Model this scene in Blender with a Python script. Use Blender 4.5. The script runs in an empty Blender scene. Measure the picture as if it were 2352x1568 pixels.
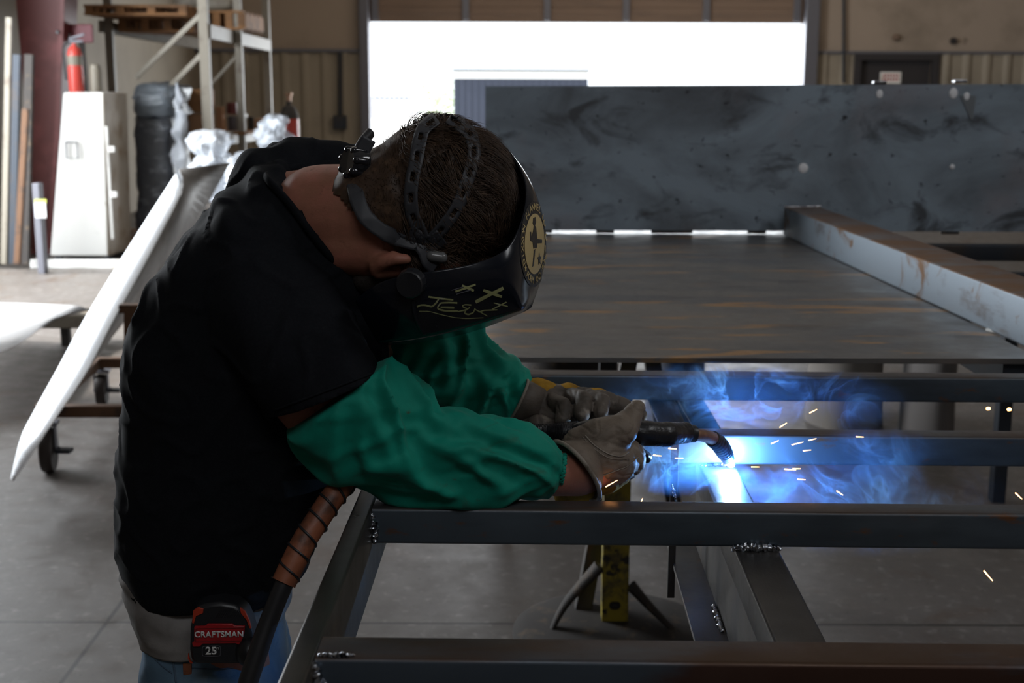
import bpy, bmesh, math, random
from mathutils import Vector, Matrix, Euler, noise
from mathutils.bvhtree import BVHTree

# ------------------------------------------------------------------ camera, world, light
SC = bpy.context.scene
COL = SC.collection
F_PX, W, H = 3000.0, 2352, 1568
CAM_H, PITCH, ROLL = 1.60, math.radians(11.2), math.radians(0.2)
cam_d = bpy.data.cameras.new('camera'); cam = bpy.data.objects.new('camera', cam_d); COL.objects.link(cam)
cam_d.sensor_width = 36; cam_d.lens = F_PX / W * 36
cam.location = (0, 0, CAM_H)
CM = Matrix.Rotation(math.radians(90) - PITCH, 3, 'X') @ Matrix.Rotation(ROLL, 3, 'Z')
cam.rotation_euler = CM.to_euler()
cam_d.clip_start = .02; cam_d.clip_end = 300
cam_d.dof.use_dof = True; cam_d.dof.focus_distance = 1.80; cam_d.dof.aperture_fstop = 7.0
SC.camera = cam
SC.view_settings.view_transform = 'Standard'; SC.view_settings.look = 'None'
SC.view_settings.gamma = 1; SC.view_settings.use_curve_mapping = False
SC.view_settings.exposure = -0.12

wd = bpy.data.worlds.new('world'); SC.world = wd; wd.use_nodes = True
bgn = wd.node_tree.nodes['Background']; bgn.inputs[0].default_value = (0.86, 0.93, 1.0, 1); bgn.inputs[1].default_value = 2.6

def lamp(name, kind, loc, power, color, size=None, size_y=None, target=None):
    d = bpy.data.lights.new(name, kind); d.energy = power; d.color = color
    if kind == 'AREA':
        d.shape = 'RECTANGLE'; d.size = size; d.size_y = size_y or size
    elif size: d.shadow_soft_size = size
    o = bpy.data.objects.new(name, d); COL.objects.link(o); o.location = loc
    if target: o.rotation_euler = (Vector(target) - Vector(loc)).to_track_quat('-Z', 'Y').to_euler()
    return o
# daylight entering through the two bay openings
lamp('daylight_left_bay', 'AREA', (-6.3, 8.3, 2.4), 1150, (0.9, 0.95, 1.0), 4.6, 3.6, (-1.8, 8.6, 0.0))
lamp('daylight_back_bay', 'AREA', (1.4, 20.4, 1.3), 420, (0.9, 0.95, 1.0), 6.6, 2.4, (1.0, 5, 0.6))
sun_d = bpy.data.lights.new('sun', 'SUN'); sun_d.energy = 9.0; sun_d.angle = math.radians(4); sun_d.color = (1.0, .97, .92)
sun = bpy.data.objects.new('sun', sun_d); COL.objects.link(sun); sun.rotation_euler = Vector((.63, .10, -.76)).to_track_quat('-Z', 'Y').to_euler()
# unseen overhead area lights, added as fill for the interior
lamp('overhead_fill', 'AREA', (3.6, 1.2, 4.4), 34, (0.95, 0.97, 1.0), 1.6, 1.0, (0.2, 1.9, 1.1))
lamp('overhead_fill', 'AREA', (0.6, -1.8, 4.4), 38, (0.93, 0.96, 1.0), 2.2, 1.2, (0.4, 2.4, 1.1))
lamp('overhead_fill', 'AREA', (1.5, 14.5, 4.8), 110, (1.0, 0.85, 0.68), 6, 2, (1.0, 19.5, 1.6))
# ------------------------------------------------------------------ helpers
def P(px, py, Y):
    d = CM @ Vector(((px - W / 2) / F_PX, -(py - H / 2) / F_PX, -1))
    return Vector((0, 0, CAM_H)) + d * (Y / d.y)
def PZ(px, py, z):
    d = CM @ Vector(((px - W / 2) / F_PX, -(py - H / 2) / F_PX, -1))
    return Vector((0, 0, CAM_H)) + d * ((z - CAM_H) / d.z)

def tag(o, label=None, cat=None, group=None, kind=None):
    if label: o['label'] = label
    if cat: o['category'] = cat
    if group: o['group'] = group
    if kind: o['kind'] = kind
    return o
def thing(name, loc, label, cat, group=None):
    o = bpy.data.objects.new(name, None); COL.objects.link(o); o.location = loc; o.empty_display_size = .05
    return tag(o, label, cat, group)
def origin(o):
    v = Vector(o.location)
    while o.parent: o = o.parent; v += o.location
    return v
def mkobj(name, me, mats, parent=None, smooth=None, org=None):
    """me is in world coordinates; the object origin becomes the parent's (or org)"""
    o = bpy.data.objects.new(name, me); COL.objects.link(o)
    base = origin(parent) if parent else (Vector(org) if org is not None else Vector((0, 0, 0)))
    if base.length > 0: me.transform(Matrix.Translation(-base))
    if parent: o.parent = parent
    else: o.location = base
    for m in (mats if isinstance(mats, (list, tuple)) else [mats]): me.materials.append(m)
    if smooth is not None:
        for p in me.polygons: p.use_smooth = True
        if smooth < 180: me.set_sharp_from_angle(angle=math.radians(smooth))
    return o
def dup(root, loc, rz=0, label=None):
    r = root.copy(); COL.objects.link(r); r.location = loc; r.rotation_euler = (0, 0, rz)
    if label: r['label'] = label
    for ch in list(root.children):
        c = ch.copy(); COL.objects.link(c); c.parent = r
        for g in list(ch.children):
            q = g.copy(); COL.objects.link(q); q.parent = c
    return r

def catmull(pts, n):
    """pts: list of equal-length tuples/Vectors -> n samples"""
    P_ = [tuple(p) for p in pts]; m = len(P_) - 1; out = []
    for i in range(n):
        t = i / (n - 1) * m; k = min(int(t), m - 1); u = t - k
        a, b, c, d = P_[max(k - 1, 0)], P_[k], P_[k + 1], P_[min(k + 2, m)]
        out.append(tuple(.5 * (2 * b[j] + (c[j] - a[j]) * u + (2 * a[j] - 5 * b[j] + 4 * c[j] - d[j]) * u * u + (3 * b[j] - a[j] - 3 * c[j] + d[j]) * u ** 3) for j in range(len(b))))
    return out

class MB:
    def __init__(s): s.v = []; s.f = []; s.mi = []; s.m = 0
    def add(s, vs, fs):
        b = len(s.v); s.v += [Vector(v) for v in vs]; s.f += [tuple(b + i for i in f) for f in fs]; s.mi += [s.m] * len(fs)
    def box(s, c, size, M=None):
        c = Vector(c); h = Vector(size) / 2
        vs = [Vector((x * h.x, y * h.y, z * h.z)) for x in (-1, 1) for y in (-1, 1) for z in (-1, 1)]
        if M is not None: vs = [M @ v for v in vs]
        s.add([c + v for v in vs], [(0, 1, 3, 2), (4, 6, 7, 5), (0, 4, 5, 1), (2, 3, 7, 6), (0, 2, 6, 4), (1, 5, 7, 3)])
    def prism(s, prof, p0, p1, up=(0, 0, 1)):
        """extrude a 2-D profile (right, up) from p0 to p1"""
        p0 = Vector(p0); p1 = Vector(p1); d = (p1 - p0).normalized(); up = Vector(up); r = d.cross(up).normalized(); u = r.cross(d)
        n = len(prof); vs = [p + r * a + u * b for p in (p0, p1) for a, b in prof]
        s.add(vs, [(i, (i + 1) % n, n + (i + 1) % n, n + i) for i in range(n)] + [tuple(range(n - 1, -1, -1)), tuple(range(n, 2 * n))])
    def tube(s, pts, r, n=16, cap=True, flat=1.0):
        pts = [Vector(p) for p in pts]; R = r if isinstance(r, (list, tuple)) else [r] * len(pts)
        up = None; vs = []
        for i, p in enumerate(pts):
            t = (pts[min(i + 1, len(pts) - 1)] - pts[max(i - 1, 0)]).normalized()
            if up is None: up = Vector((0, 0, 1)) if abs(t.z) < .9 else Vector((0, 1, 0))
            a = t.cross(up).normalized(); b = a.cross(t).normalized(); up = b
            for k in range(n):
                th = 2 * math.pi * k / n; vs.append(p + (a * math.cos(th) + b * math.sin(th) * flat) * R[i])
        fs = [(i * n + k, i * n + (k + 1) % n, (i + 1) * n + (k + 1) % n, (i + 1) * n + k) for i in range(len(pts) - 1) for k in range(n)]
        if cap: fs += [tuple(range(n - 1, -1, -1)), tuple(range((len(pts) - 1) * n, len(pts) * n))]
        s.add(vs, fs)
    def capsule(s, a, b, ra, rb, n=14, m=5):
        a = Vector(a); b = Vector(b); d = b - a; L = d.length; d = d.normalized() if L > 1e-6 else Vector((0, 0, 1))
        pts = []; R = []
        for i in range(m): th = math.pi / 2 * (1 - i / m) ; pts.append(a - d * ra * math.sin(th)); R.append(max(ra * math.cos(th), ra * .05))
        pts.append(a); R.append(ra)
        if L > 1e-6: pts.append(b); R.append(rb)
        for i in range(1, m + 1): th = math.pi / 2 * i / m; pts.append(b + d * rb * math.sin(th)); R.append(max(rb * math.cos(th), rb * .05))
        s.tube(pts, R, n)
    def chain(s, nodes, n=14):
        """nodes (px,py,Y,r)"""
        w = [(P(a, b, y), r) for a, b, y, r in nodes]
        if len(w) == 1: s.capsule(w[0][0], w[0][0], w[0][1], w[0][1], n)
        for (a, ra), (b, rb) in zip(w, w[1:]): s.capsule(a, b, ra, rb, n)
    def ellipsoid(s, c, rad, M=None, n=24, m=14):
        c = Vector(c); vs = []; 
        for i in range(m + 1):
            ph = math.pi * (i + .02 if i == 0 else i - .02 if i == m else i) / m
            for k in range(n):
                th = 2 * math.pi * k / n
                v = Vector((rad[0] * math.sin(ph) * math.cos(th), rad[1] * math.sin(ph) * math.sin(th), rad[2] * math.cos(ph)))
                vs.append(c + (M @ v if M is not None else v))
        s.add(vs, [(i * n + k, (i + 1) * n + k, (i + 1) * n + (k + 1) % n, i * n + (k + 1) % n) for i in range(m) for k in range(n)] + [tuple(range(n)), tuple(range((m + 1) * n - 1, m * n - 1, -1))])
    def lathe(s, prof, c, axis=(0, 0, 1), n=32, cap=True):
        axis = Vector(axis).normalized(); c = Vector(c)
        s.tube([c + axis * z for r, z in prof], [max(r, .0004) for r, z in prof], n, cap)
    def loft(s, rings, cap=True):
        n = len(rings[0]); vs = [v for r in rings for v in r]
        fs = [(i * n + k, i * n + (k + 1) % n, (i + 1) * n + (k + 1) % n, (i + 1) * n + k) for i in range(len(rings) - 1) for k in range(n)]
        if cap: fs += [tuple(range(n - 1, -1, -1)), tuple(range((len(rings) - 1) * n, len(rings) * n))]
        s.add(vs, fs)
    def mesh(s, name='m', fix=True):
        me = bpy.data.meshes.new(name); me.from_pydata([tuple(v) for v in s.v], [], s.f)
        if any(s.mi): me.polygons.foreach_set('material_index', s.mi)
        if fix:
            bm = bmesh.new(); bm.from_mesh(me); bmesh.ops.recalc_face_normals(bm, faces=bm.faces); bm.to_mesh(me); bm.free()
        me.update(); return me
    def build(s, name, mats, parent=None, smooth=None, bevel=0, org=None):
        o = mkobj(name, s.mesh(name), mats, parent, smooth, org)
        if bevel:
            m = o.modifiers.new('bevel', 'BEVEL'); m.width = bevel; m.segments = 2; m.limit_method = 'ANGLE'; m.angle_limit = math.radians(40)
        return o

def rings_from(stations, n, m=40, power=2.0, disp=None):
    """stations (Lx,Ly,Rx,Ry,Y,b) : pixel ends of the section, world depth of its middle, half depth -> rings"""
    st = catmull(stations, n); rings = []
    for i, (lx, ly, rx, ry, Y, b) in enumerate(st):
        L = P(lx, ly, Y); R = P(rx, ry, Y); C = (L + R) / 2; A = (R - L) / 2; B = Vector((0, 1, 0)) * b; ring = []
        for k in range(m):
            th = 2 * math.pi * k / m; c, sn = math.cos(th), math.sin(th)
            c = math.copysign(abs(c) ** (2 / power), c); sn = math.copysign(abs(sn) ** (2 / power), sn)
            v = C + A * c + B * sn
            if disp: v += (v - C).normalized() * disp(i / (n - 1), th, v)
            ring.append(v)
        rings.append(ring)
    return rings
def evaluated(o):
    dg = bpy.context.evaluated_depsgraph_get(); dg.update()
    return bpy.data.meshes.new_from_object(o.evaluated_get(dg))
def organic(mb, voxel, smooth_it=6, disp=None):
    """union of the closed shapes in mb -> one skin mesh"""
    o = bpy.data.objects.new('tmp', mb.mesh('tmp')); COL.objects.link(o)
    r = o.modifiers.new('r', 'REMESH'); r.mode = 'VOXEL'; r.voxel_size = voxel
    if smooth_it: q = o.modifiers.new('s', 'SMOOTH'); q.factor = .5; q.iterations = smooth_it
    me = evaluated(o); bpy.data.objects.remove(o)
    if disp:
        ns = [v.normal.copy() for v in me.vertices]
        for v, nn in zip(me.vertices, ns): v.co += nn * disp(v.co)
        me.update()
    return me
def bvh_of(o):
    me = evaluated(o); M = o.matrix_world if o.parent is None else Matrix.Translation(origin(o))
    M = Matrix.Translation(origin(o))
    b = BVHTree.FromPolygons([M @ v.co for v in me.vertices], [tuple(p.vertices) for p in me.polygons])
    bpy.data.meshes.remove(me); return b
def hit(b, px, py, off=0.0, fallback=1.75):
    d = (P(px, py, 1.0) - Vector((0, 0, CAM_H))).normalized(); o = Vector((0, 0, CAM_H))
    loc, nn, i, dist = b.ray_cast(o, d)
    if loc is None: return P(px, py, fallback), -d
    if nn.dot(d) > 0: nn = -nn
    return loc + nn * off, nn
def ribbon(b, line, w, n, off, holes=None, cross=6, fallback=1.75):
    """band laid on a surface along a pixel line; returns mesh data with rectangular holes"""
    mb = MB(); pts = catmull(line, n); vs = []
    last = None
    for i, p in enumerate(pts):
        a = pts[max(i - 1, 0)]; c = pts[min(i + 1, n - 1)]; tx, ty = c[0] - a[0], c[1] - a[1]; L = math.hypot(tx, ty); nx, ny = -ty / L, tx / L
        ww = p[2] if len(p) > 2 else w
        for k in range(cross + 1):
            u = (k / cross - .5) * ww; q, nn = hit(b, p[0] + nx * u, p[1] + ny * u, off, fallback); vs.append(q)
    fs = []
    for i in range(n - 1):
        for k in range(cross):
            if holes and holes(i, k): continue
            a = i * (cross + 1) + k; fs.append((a, a + 1, a + cross + 2, a + cross + 1))
    mb.add(vs, fs); return mb
def solidify(o, t, off=1):
    m = o.modifiers.new('solid', 'SOLIDIFY'); m.thickness = t; m.offset = off; return o
def text_mesh(s, size=1.0, align='CENTER', shear=0.0, bold=0.0, space=1.0):
    c = bpy.data.curves.new('t', 'FONT'); c.body = s; c.size = size; c.align_x = align; c.align_y = 'CENTER'; c.shear = shear; c.offset = bold; c.space_character = space
    o = bpy.data.objects.new('t', c); COL.objects.link(o); me = evaluated(o); bpy.data.objects.remove(o)
    return me
def decal(b, polys_mesh, fn, name, mat, parent, off=.0012, fallback=1.7, cuts=1):
    """2-D mesh whose points go through fn to pixels and then onto the surface"""
    bm = bmesh.new(); bm.from_mesh(polys_mesh)
    bmesh.ops.triangulate(bm, faces=bm.faces)
    if cuts: bmesh.ops.subdivide_edges(bm, edges=bm.edges, cuts=cuts)
    bad = []
    for v in bm.verts:
        px, py = fn(v.co.x, v.co.y); q, nn = hit(b, px, py, off, -50); v.co = q
        if q.y < -1: bad.append(v)
    bmesh.ops.delete(bm, geom=bad, context='VERTS')
    bmesh.ops.recalc_face_normals(bm, faces=bm.faces)
    me = bpy.data.meshes.new(name); bm.to_mesh(me); bm.free()
    o = mkobj(name, me, mat, parent); solidify(o, .0005, 0); return o
def poly2d(loops):
    mb = MB()
    for l in loops: mb.add([(x, y, 0) for x, y in l], [tuple(range(len(l)))])
    return mb.mesh('p', False)
def strokes2d(lines, w):
    mb = MB()
    for pts in lines:
        pts = [tuple(Vector(a + (0,)).lerp(Vector(c + (0,)), i / 4))[:2] for a, c in zip(pts, pts[1:]) for i in range(4)] + [pts[-1]]
        if len(pts) > 13: pts = [pts[0]] + [tuple((a[j] + 2 * c[j] + d[j]) / 4 for j in (0, 1)) for a, c, d in zip(pts, pts[1:], pts[2:])] + [pts[-1]]
        vs = []
        for i, p in enumerate(pts):
            a = pts[max(i - 1, 0)]; c = pts[min(i + 1, len(pts) - 1)]; L = math.hypot(c[0] - a[0], c[1] - a[1]) or 1; nx, ny = -(c[1] - a[1]) / L, (c[0] - a[0]) / L
            ww = w * (.8 + .35 * noise.noise(Vector((p[0] * .05, p[1] * .05, 3)))) / 2
            vs += [(p[0] + nx * ww, p[1] + ny * ww, 0), (p[0] - nx * ww, p[1] - ny * ww, 0)]
        mb.add(vs, [(2 * i, 2 * i + 1, 2 * i + 3, 2 * i + 2) for i in range(len(pts) - 1)])
    return mb.mesh('s', False)

# ------------------------------------------------------------------ materials
def mat(name, base, rough=.6, metal=0.0, layers=(), bump=None, spec=.5, coat=0, alpha=1, rvar=0, top=None, extra=None, sheen=0, trans=0):
    """layers: (colour, scale, lo, hi, stretch) noise masks mixed over the base"""
    m = bpy.data.materials.new(name); m.use_nodes = True; nt = m.node_tree; N = nt.nodes; L = nt.links
    bs = N['Principled BSDF']; tc = N.new('ShaderNodeTexCoord')
    def nz(scale, stretch=(1, 1, 1), detail=6, rot=(0, 0, 0), dist=0.0):
        mp = N.new('ShaderNodeMapping'); mp.inputs['Scale'].default_value = stretch; mp.inputs['Rotation'].default_value = rot
        L.new(tc.outputs['Object'], mp.inputs[0]); t = N.new('ShaderNodeTexNoise'); t.inputs['Scale'].default_value = scale; t.inputs['Detail'].default_value = detail; t.inputs['Distortion'].default_value = dist
        t.inputs['Roughness'].default_value = .6
        L.new(mp.outputs[0], t.inputs['Vector']); return t.outputs['Fac']
    def ramp(sock, lo, hi):
        r = N.new('ShaderNodeMapRange'); r.inputs['From Min'].default_value = lo; r.inputs['From Max'].default_value = hi; L.new(sock, r.inputs['Value']); return r.outputs[0]
    def mix(a, b, f):
        x = N.new('ShaderNodeMix'); x.data_type = 'RGBA'; L.new(f, x.inputs[0])
        for s_, v in ((6, a), (7, b)):
            if isinstance(v, tuple): x.inputs[s_].default_value = v[:3] + (1,)
            else: L.new(v, x.inputs[s_])
        return x.outputs[2]
    col = tuple(base) + (1,)
    for i, ly in enumerate(layers):
        c, sc, lo, hi = ly[:4]; st = ly[4] if len(ly) > 4 else (1, 1, 1)
        f = ramp(nz(sc, st, dist=ly[5] if len(ly) > 5 else 0), lo, hi)
        col = mix(col if not isinstance(col, tuple) else col[:3], tuple(c), f)
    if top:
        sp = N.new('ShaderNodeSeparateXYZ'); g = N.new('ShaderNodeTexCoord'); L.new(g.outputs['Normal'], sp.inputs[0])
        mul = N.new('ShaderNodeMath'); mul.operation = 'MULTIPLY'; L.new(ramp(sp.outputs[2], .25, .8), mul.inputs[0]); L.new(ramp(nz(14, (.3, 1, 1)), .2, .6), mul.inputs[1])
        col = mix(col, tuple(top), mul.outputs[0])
    if extra: col = extra(N, L, tc, col, mix, ramp, nz)
    if isinstance(col, tuple): bs.inputs['Base Color'].default_value = col
    else: L.new(col, bs.inputs['Base Color'])
    bs.inputs['Metallic'].default_value = metal; bs.inputs['Roughness'].default_value = rough; bs.inputs['Specular IOR Level'].default_value = spec
    bs.inputs['Coat Weight'].default_value = coat; bs.inputs['Alpha'].default_value = alpha; bs.inputs['Sheen Weight'].default_value = sheen
    bs.inputs['Transmission Weight'].default_value = trans
    if rvar:
        r = N.new('ShaderNodeMapRange'); r.inputs['To Min'].default_value = max(rough - rvar, .03); r.inputs['To Max'].default_value = min(rough + rvar, 1); r.inputs['From Min'].default_value = .3; r.inputs['From Max'].default_value = .7
        L.new(nz(9), r.inputs['Value']); L.new(r.outputs[0], bs.inputs['Roughness'])
    if bump:
        b = N.new('ShaderNodeBump'); b.inputs['Strength'].default_value = bump[1]; b.inputs['Distance'].default_value = bump[2] if len(bump) > 2 else .002
        L.new(nz(bump[0], bump[3] if len(bump) > 3 else (1, 1, 1)), b.inputs['Height']); L.new(b.outputs[0], bs.inputs['Normal'])
    return m
def emit(name, c, s):
    m = bpy.data.materials.new(name); m.use_nodes = True; b = m.node_tree.nodes['Principled BSDF']
    b.inputs['Base Color'].default_value = (0, 0, 0, 1); b.inputs['Emission Color'].default_value = tuple(c) + (1,); b.inputs['Emission Strength'].default_value = s; return m

M_bar = mat('tube_steel', (.085, .11, .135), .42, .5, [((.035, .04, .05), 10, .45, .75, (.25, 1, 1)), ((.16, .07, .03), 38, .62, .72, (.4, 1, 1))], (120, .25, .0006), top=(.07, .046, .032), rvar=.12)  # brown top tint: some rust, plus the warm room's reflection painted on upper faces
M_bar_rust = mat('rusty_tube_steel', (.07, .09, .115), .45, .5, [((.07, .035, .025), 7, .5, .62, (.3, 1, 1)), ((.34, .11, .025), 26, .66, .72, (.5, 1, 1))], (90, .3, .0008), top=(.07, .038, .02), rvar=.12)  # its top colour likewise mixes rust with a painted room reflection
M_rail = mat('rail_steel', (.07, .064, .055), .36, .6, [((.13, .075, .03), 9, .55, .7, (1, .25, 1)), ((.05, .055, .06), 16, .5, .75, (1, .2, 1))], (110, .2, .0006), rvar=.1)
M_web = mat('web_plate_steel', (.075, .068, .062), .45, .55, [((.04, .04, .045), 12, .45, .65, (1, 1, .25)), ((.12, .06, .03), 22, .6, .72, (1, 1, .2))], (90, .2, .0006), rvar=.1)
M_cross = mat('cross_tube_steel', (.055, .05, .046), .38, .6, [((.05, .05, .05), 14, .45, .7, (1, .2, 1))], (150, .35, .0008), rvar=.12)
M_bead = mat('weld_bead', (.5, .52, .56), .22, 1.0, [((.12, .12, .14), 60, .5, .62)], (300, .5, .001))
M_bright = mat('light_spot_white', (.95, .96, 1.0), .5, .0)  # plain white used to paint bright light spots on the upright plate
M_scale = mat('mill_scale_plate', (.31, .385, .46), .5, .3, [((.12, .135, .155), 1.6, .42, .68, (1, 1, 1.8), .6), ((.31, .29, .32), 1.2, .5, .68), ((.09, .1, .115), 4.2, .55, .68, (1, 1, 1.6), .8), ((.04, .043, .05), 22, .62, .70, (1, 1, 1.3))], (20, .1, .001), rvar=.14)
M_table = mat('table_sheet', (.17, .155, .14), .42, .5, [((.11, .11, .115), 1.8, .42, .66, (.5, 1.6, 1), 1.0), ((.36, .2, .085), 3.0, .575, .63, (.45, 2.2, 1), 1.2), ((.09, .08, .08), 7, .58, .7, (.4, 2, 1))], (30, .08, .0006), rvar=.12)
M_beam = mat('rusty_beam', (.19, .225, .26), .42, .55, [((.12, .06, .025), 14, .56, .66, (1, .5, .6), .6), ((.1, .09, .09), 12, .6, .72, (1, .3, 1))], (60, .2, .001), top=(.2, .098, .042))
M_dark = mat('dark_steel', (.03, .036, .046), .5, .5, [((.05, .04, .035), 6, .5, .7)])
M_yellow = mat('yellow_post_paint', (.33, .255, .02), .5, 0, [((.10, .08, .03), 14, .46, .6), ((.025, .022, .018), 24, .56, .62)], (60, .3, .001))
M_soot = mat('sooty_metal', (.035, .03, .027), .8, .2, [((.1, .07, .045), 18, .55, .7)])
M_hide = mat('person_skin', (.29, .125, .08), .5, 0, [((.37, .14, .1), 30, .4, .7), ((.17, .07, .045), 80, .6, .75)], (260, .5, .0006), spec=.4)
M_shirt = mat('black_cotton', (.006, .0068, .009), .9, 0, [((.009, .01, .0125), 300, .4, .7)], (900, .3, .0004), spec=.12)
M_under = mat('grey_cotton', (.26, .245, .235), .9, 0, [((.15, .14, .13), 14, .5, .75)], (500, .5, .0006), spec=.1)
M_denim = mat('blue_denim', (.115, .19, .27), .85, 0, [((.28, .36, .42), 16, .5, .7), ((.05, .1, .17), 8, .5, .7)], (700, .5, .0006), spec=.1)
M_green = mat('green_welding_cloth', (.0, .235, .165), .72, 0, [((.0, .18, .125), 7, .45, .7), ((.025, .1, .062), 11, .60, .76, (1, 1, 1.6), 1.2), ((.045, .075, .045), 34, .66, .74, (1, .5, 2))], (420, .35, .0006), spec=.25, sheen=.05)
M_glove = mat('grey_leather', (.165, .13, .10), .6, 0, [((.07, .052, .038), 16, .5, .7), ((.25, .21, .17), 24, .56, .72), ((.05, .038, .028), 40, .62, .74)], (170, .5, .0012, (1, 1, 2)), spec=.35)
M_glove_d = mat('dark_grey_leather', (.09, .073, .06), .6, 0, [((.035, .028, .022), 16, .48, .66), ((.28, .24, .2), 22, .58, .74)], (170, .5, .0012, (1, 1, 2)), spec=.35)
M_suede = mat('yellow_suede', (.36, .2, .03), .95, 0, [((.18, .095, .018), 30, .45, .7)], (500, .8, .0014), spec=.1)
M_piping = mat('glove_piping', (.22, .19, .155), .6, 0, [((.1, .08, .06), 60, .5, .7)], (300, .3, .0006))
M_rubber = mat('black_tape', (.012, .012, .014), .26, 0, [], (130, .6, .002, (.3, 1, 1)), rvar=.12)
M_cable = mat('black_cable', (.018, .018, .02), .45, 0, [((.04, .04, .04), 30, .6, .7)], (80, .2, .001))
M_leather = mat('brown_leather_wrap', (.26, .085, .04), .5, 0, [((.09, .035, .02), 26, .5, .68), ((.36, .13, .07), 12, .6, .75)], (140, .4, .001))
M_copper = mat('dull_copper', (.34, .2, .13), .42, .8, [((.12, .08, .06), 30, .5, .7)])
M_nozzle = mat('sooty_nozzle', (.07, .08, .095), .4, .7, [((.02, .02, .025), 50, .5, .65)], (200, .5, .001))
M_helmet = mat('helmet_shell', (.006, .008, .013), .16, 0, [((.02, .024, .032), 260, .66, .72, (1, .2, 1))], (40, .04, .0005), spec=.4)
M_plastic = mat('black_plastic', (.014, .015, .018), .38, 0, [], (200, .1, .0004))
M_strap = mat('grey_strap_plastic', (.035, .037, .044), .5, 0)
M_gold = mat('gold_print', (.46, .35, .16), .5, 0, [((.3, .22, .1), 80, .6, .75)])
M_blackprint = mat('black_print', (.008, .008, .01), .4, 0)
M_marker = mat('paint_marker', (.3, .31, .14), .6, 0, [((.42, .42, .3), 60, .55, .7)])
M_hair = mat('brown_hair', (.055, .032, .02), .45, 0, [((.12, .07, .04), 60, .5, .7)], (700, .4, .0006, (1, 1, 1)), spec=.4)
M_red = mat('red_plastic', (.36, .012, .016), .35, 0, [((.22, .01, .012), 60, .55, .7)])
M_white = mat('white_print', (.72, .72, .7), .5)
M_arc = emit('arc_glow', (.62, .8, 1.0), 900)
M_spark = emit('spark_glow', (1.0, .42, .13), 14)
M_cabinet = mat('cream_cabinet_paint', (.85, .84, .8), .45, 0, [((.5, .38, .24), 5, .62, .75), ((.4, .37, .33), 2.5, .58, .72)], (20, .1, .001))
M_tan = mat('tan_rack_paint', (.2, .175, .135), .55, 0, [((.12, .09, .065), 8, .55, .7)])
M_redpaint = mat('red_column_paint', (.12, .026, .024), .5, 0, [((.2, .05, .05), 3, .5, .7)])
M_wood = mat('pallet_wood', (.27, .13, .05), .8, 0, [((.14, .07, .03), 6, .45, .65, (.3, 1, 1))])
M_card = mat('cardboard', (.36, .2, .11), .85)
M_wrap = mat('plastic_wrap', (.62, .66, .72), .16, 0, [((.35, .38, .42), 6, .5, .65)], (14, .9, .02), alpha=.5)
M_wrapdark = mat('dark_wrapped_goods', (.05, .055, .065), .28, 0, [((.2, .22, .25), 5, .55, .68, (1, 1, 2.5))], (10, .8, .02))
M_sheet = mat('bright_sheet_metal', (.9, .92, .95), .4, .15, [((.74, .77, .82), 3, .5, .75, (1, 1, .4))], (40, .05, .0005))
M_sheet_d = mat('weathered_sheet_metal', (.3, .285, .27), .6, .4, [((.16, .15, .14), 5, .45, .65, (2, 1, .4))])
M_cart = mat('rusty_cart_steel', (.12, .06, .03), .7, .3, [((.05, .03, .02), 9, .5, .65)])
M_tyre = mat('brown_caster_rubber', (.04, .03, .026), .7)
M_wallp = mat('wall_liner_panel', (.32, .255, .2), .8, 0, [((.2, .16, .12), .9, .5, .7), ((.12, .09, .065), 2.4, .66, .74)])
M_corr = mat('corrugated_liner', (.27, .23, .175), .7, 0, [((.2, .17, .13), 1.1, .5, .72)])
M_ceil = mat('ceiling_insulation', (.3, .27, .24), .9)
M_trim = mat('door_frame_steel', (.13, .13, .15), .5, .3)
M_rolldoor = mat('roll_door_slats', (.2, .135, .095), .7, 0, [((.16, .11, .08), 2, .5, .7, (.5, 1, 3))])
M_darkdoor = mat('dark_door_paint', (.025, .022, .024), .6)
M_blueside = mat('blue_container_paint', (.016, .022, .042), .6)
M_outside = mat('outdoor_concrete', (.8, .8, .78), .9)
M_foliage = mat('pale_foliage', (.35, .42, .22), .9)
def floor_extra(N, L, tc, col, mix, ramp, nz):
    sp = N.new('ShaderNodeSeparateXYZ'); L.new(tc.outputs['Object'], sp.inputs[0]); masks = []
    for ax, ph in ((0, 1.22), (1, -3.70)):
        a = N.new('ShaderNodeMath'); a.operation = 'ADD'; a.inputs[1].default_value = ph + 2.0; L.new(sp.outputs[ax], a.inputs[0])
        w = N.new('ShaderNodeMath'); w.operation = 'PINGPONG'; w.inputs[1].default_value = 2.0; L.new(a.outputs[0], w.inputs[0])
        s = N.new('ShaderNodeMath'); s.operation = 'SUBTRACT'; s.inputs[0].default_value = 2.0; L.new(w.outputs[0], s.inputs[1])
        masks.append(ramp(s.outputs[0], .009, .004))
    mx = N.new('ShaderNodeMath'); mx.operation = 'MAXIMUM'; L.new(masks[0], mx.inputs[0]); L.new(masks[1], mx.inputs[1])
    return mix(col, (.022, .02, .018), mx.outputs[0])
M_floor = mat('stained_concrete', (.11, .097, .088), .48, 0, [((.095, .083, .074), 1.3, .42, .66), ((.085, .058, .042), 2.2, .56, .72, (1, 1, 1), 1.0), ((.22, .205, .19), 22, .56, .76), ((.05, .045, .04), 45, .62, .72)], (60, .25, .002), extra=floor_extra, rvar=.14)

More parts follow.
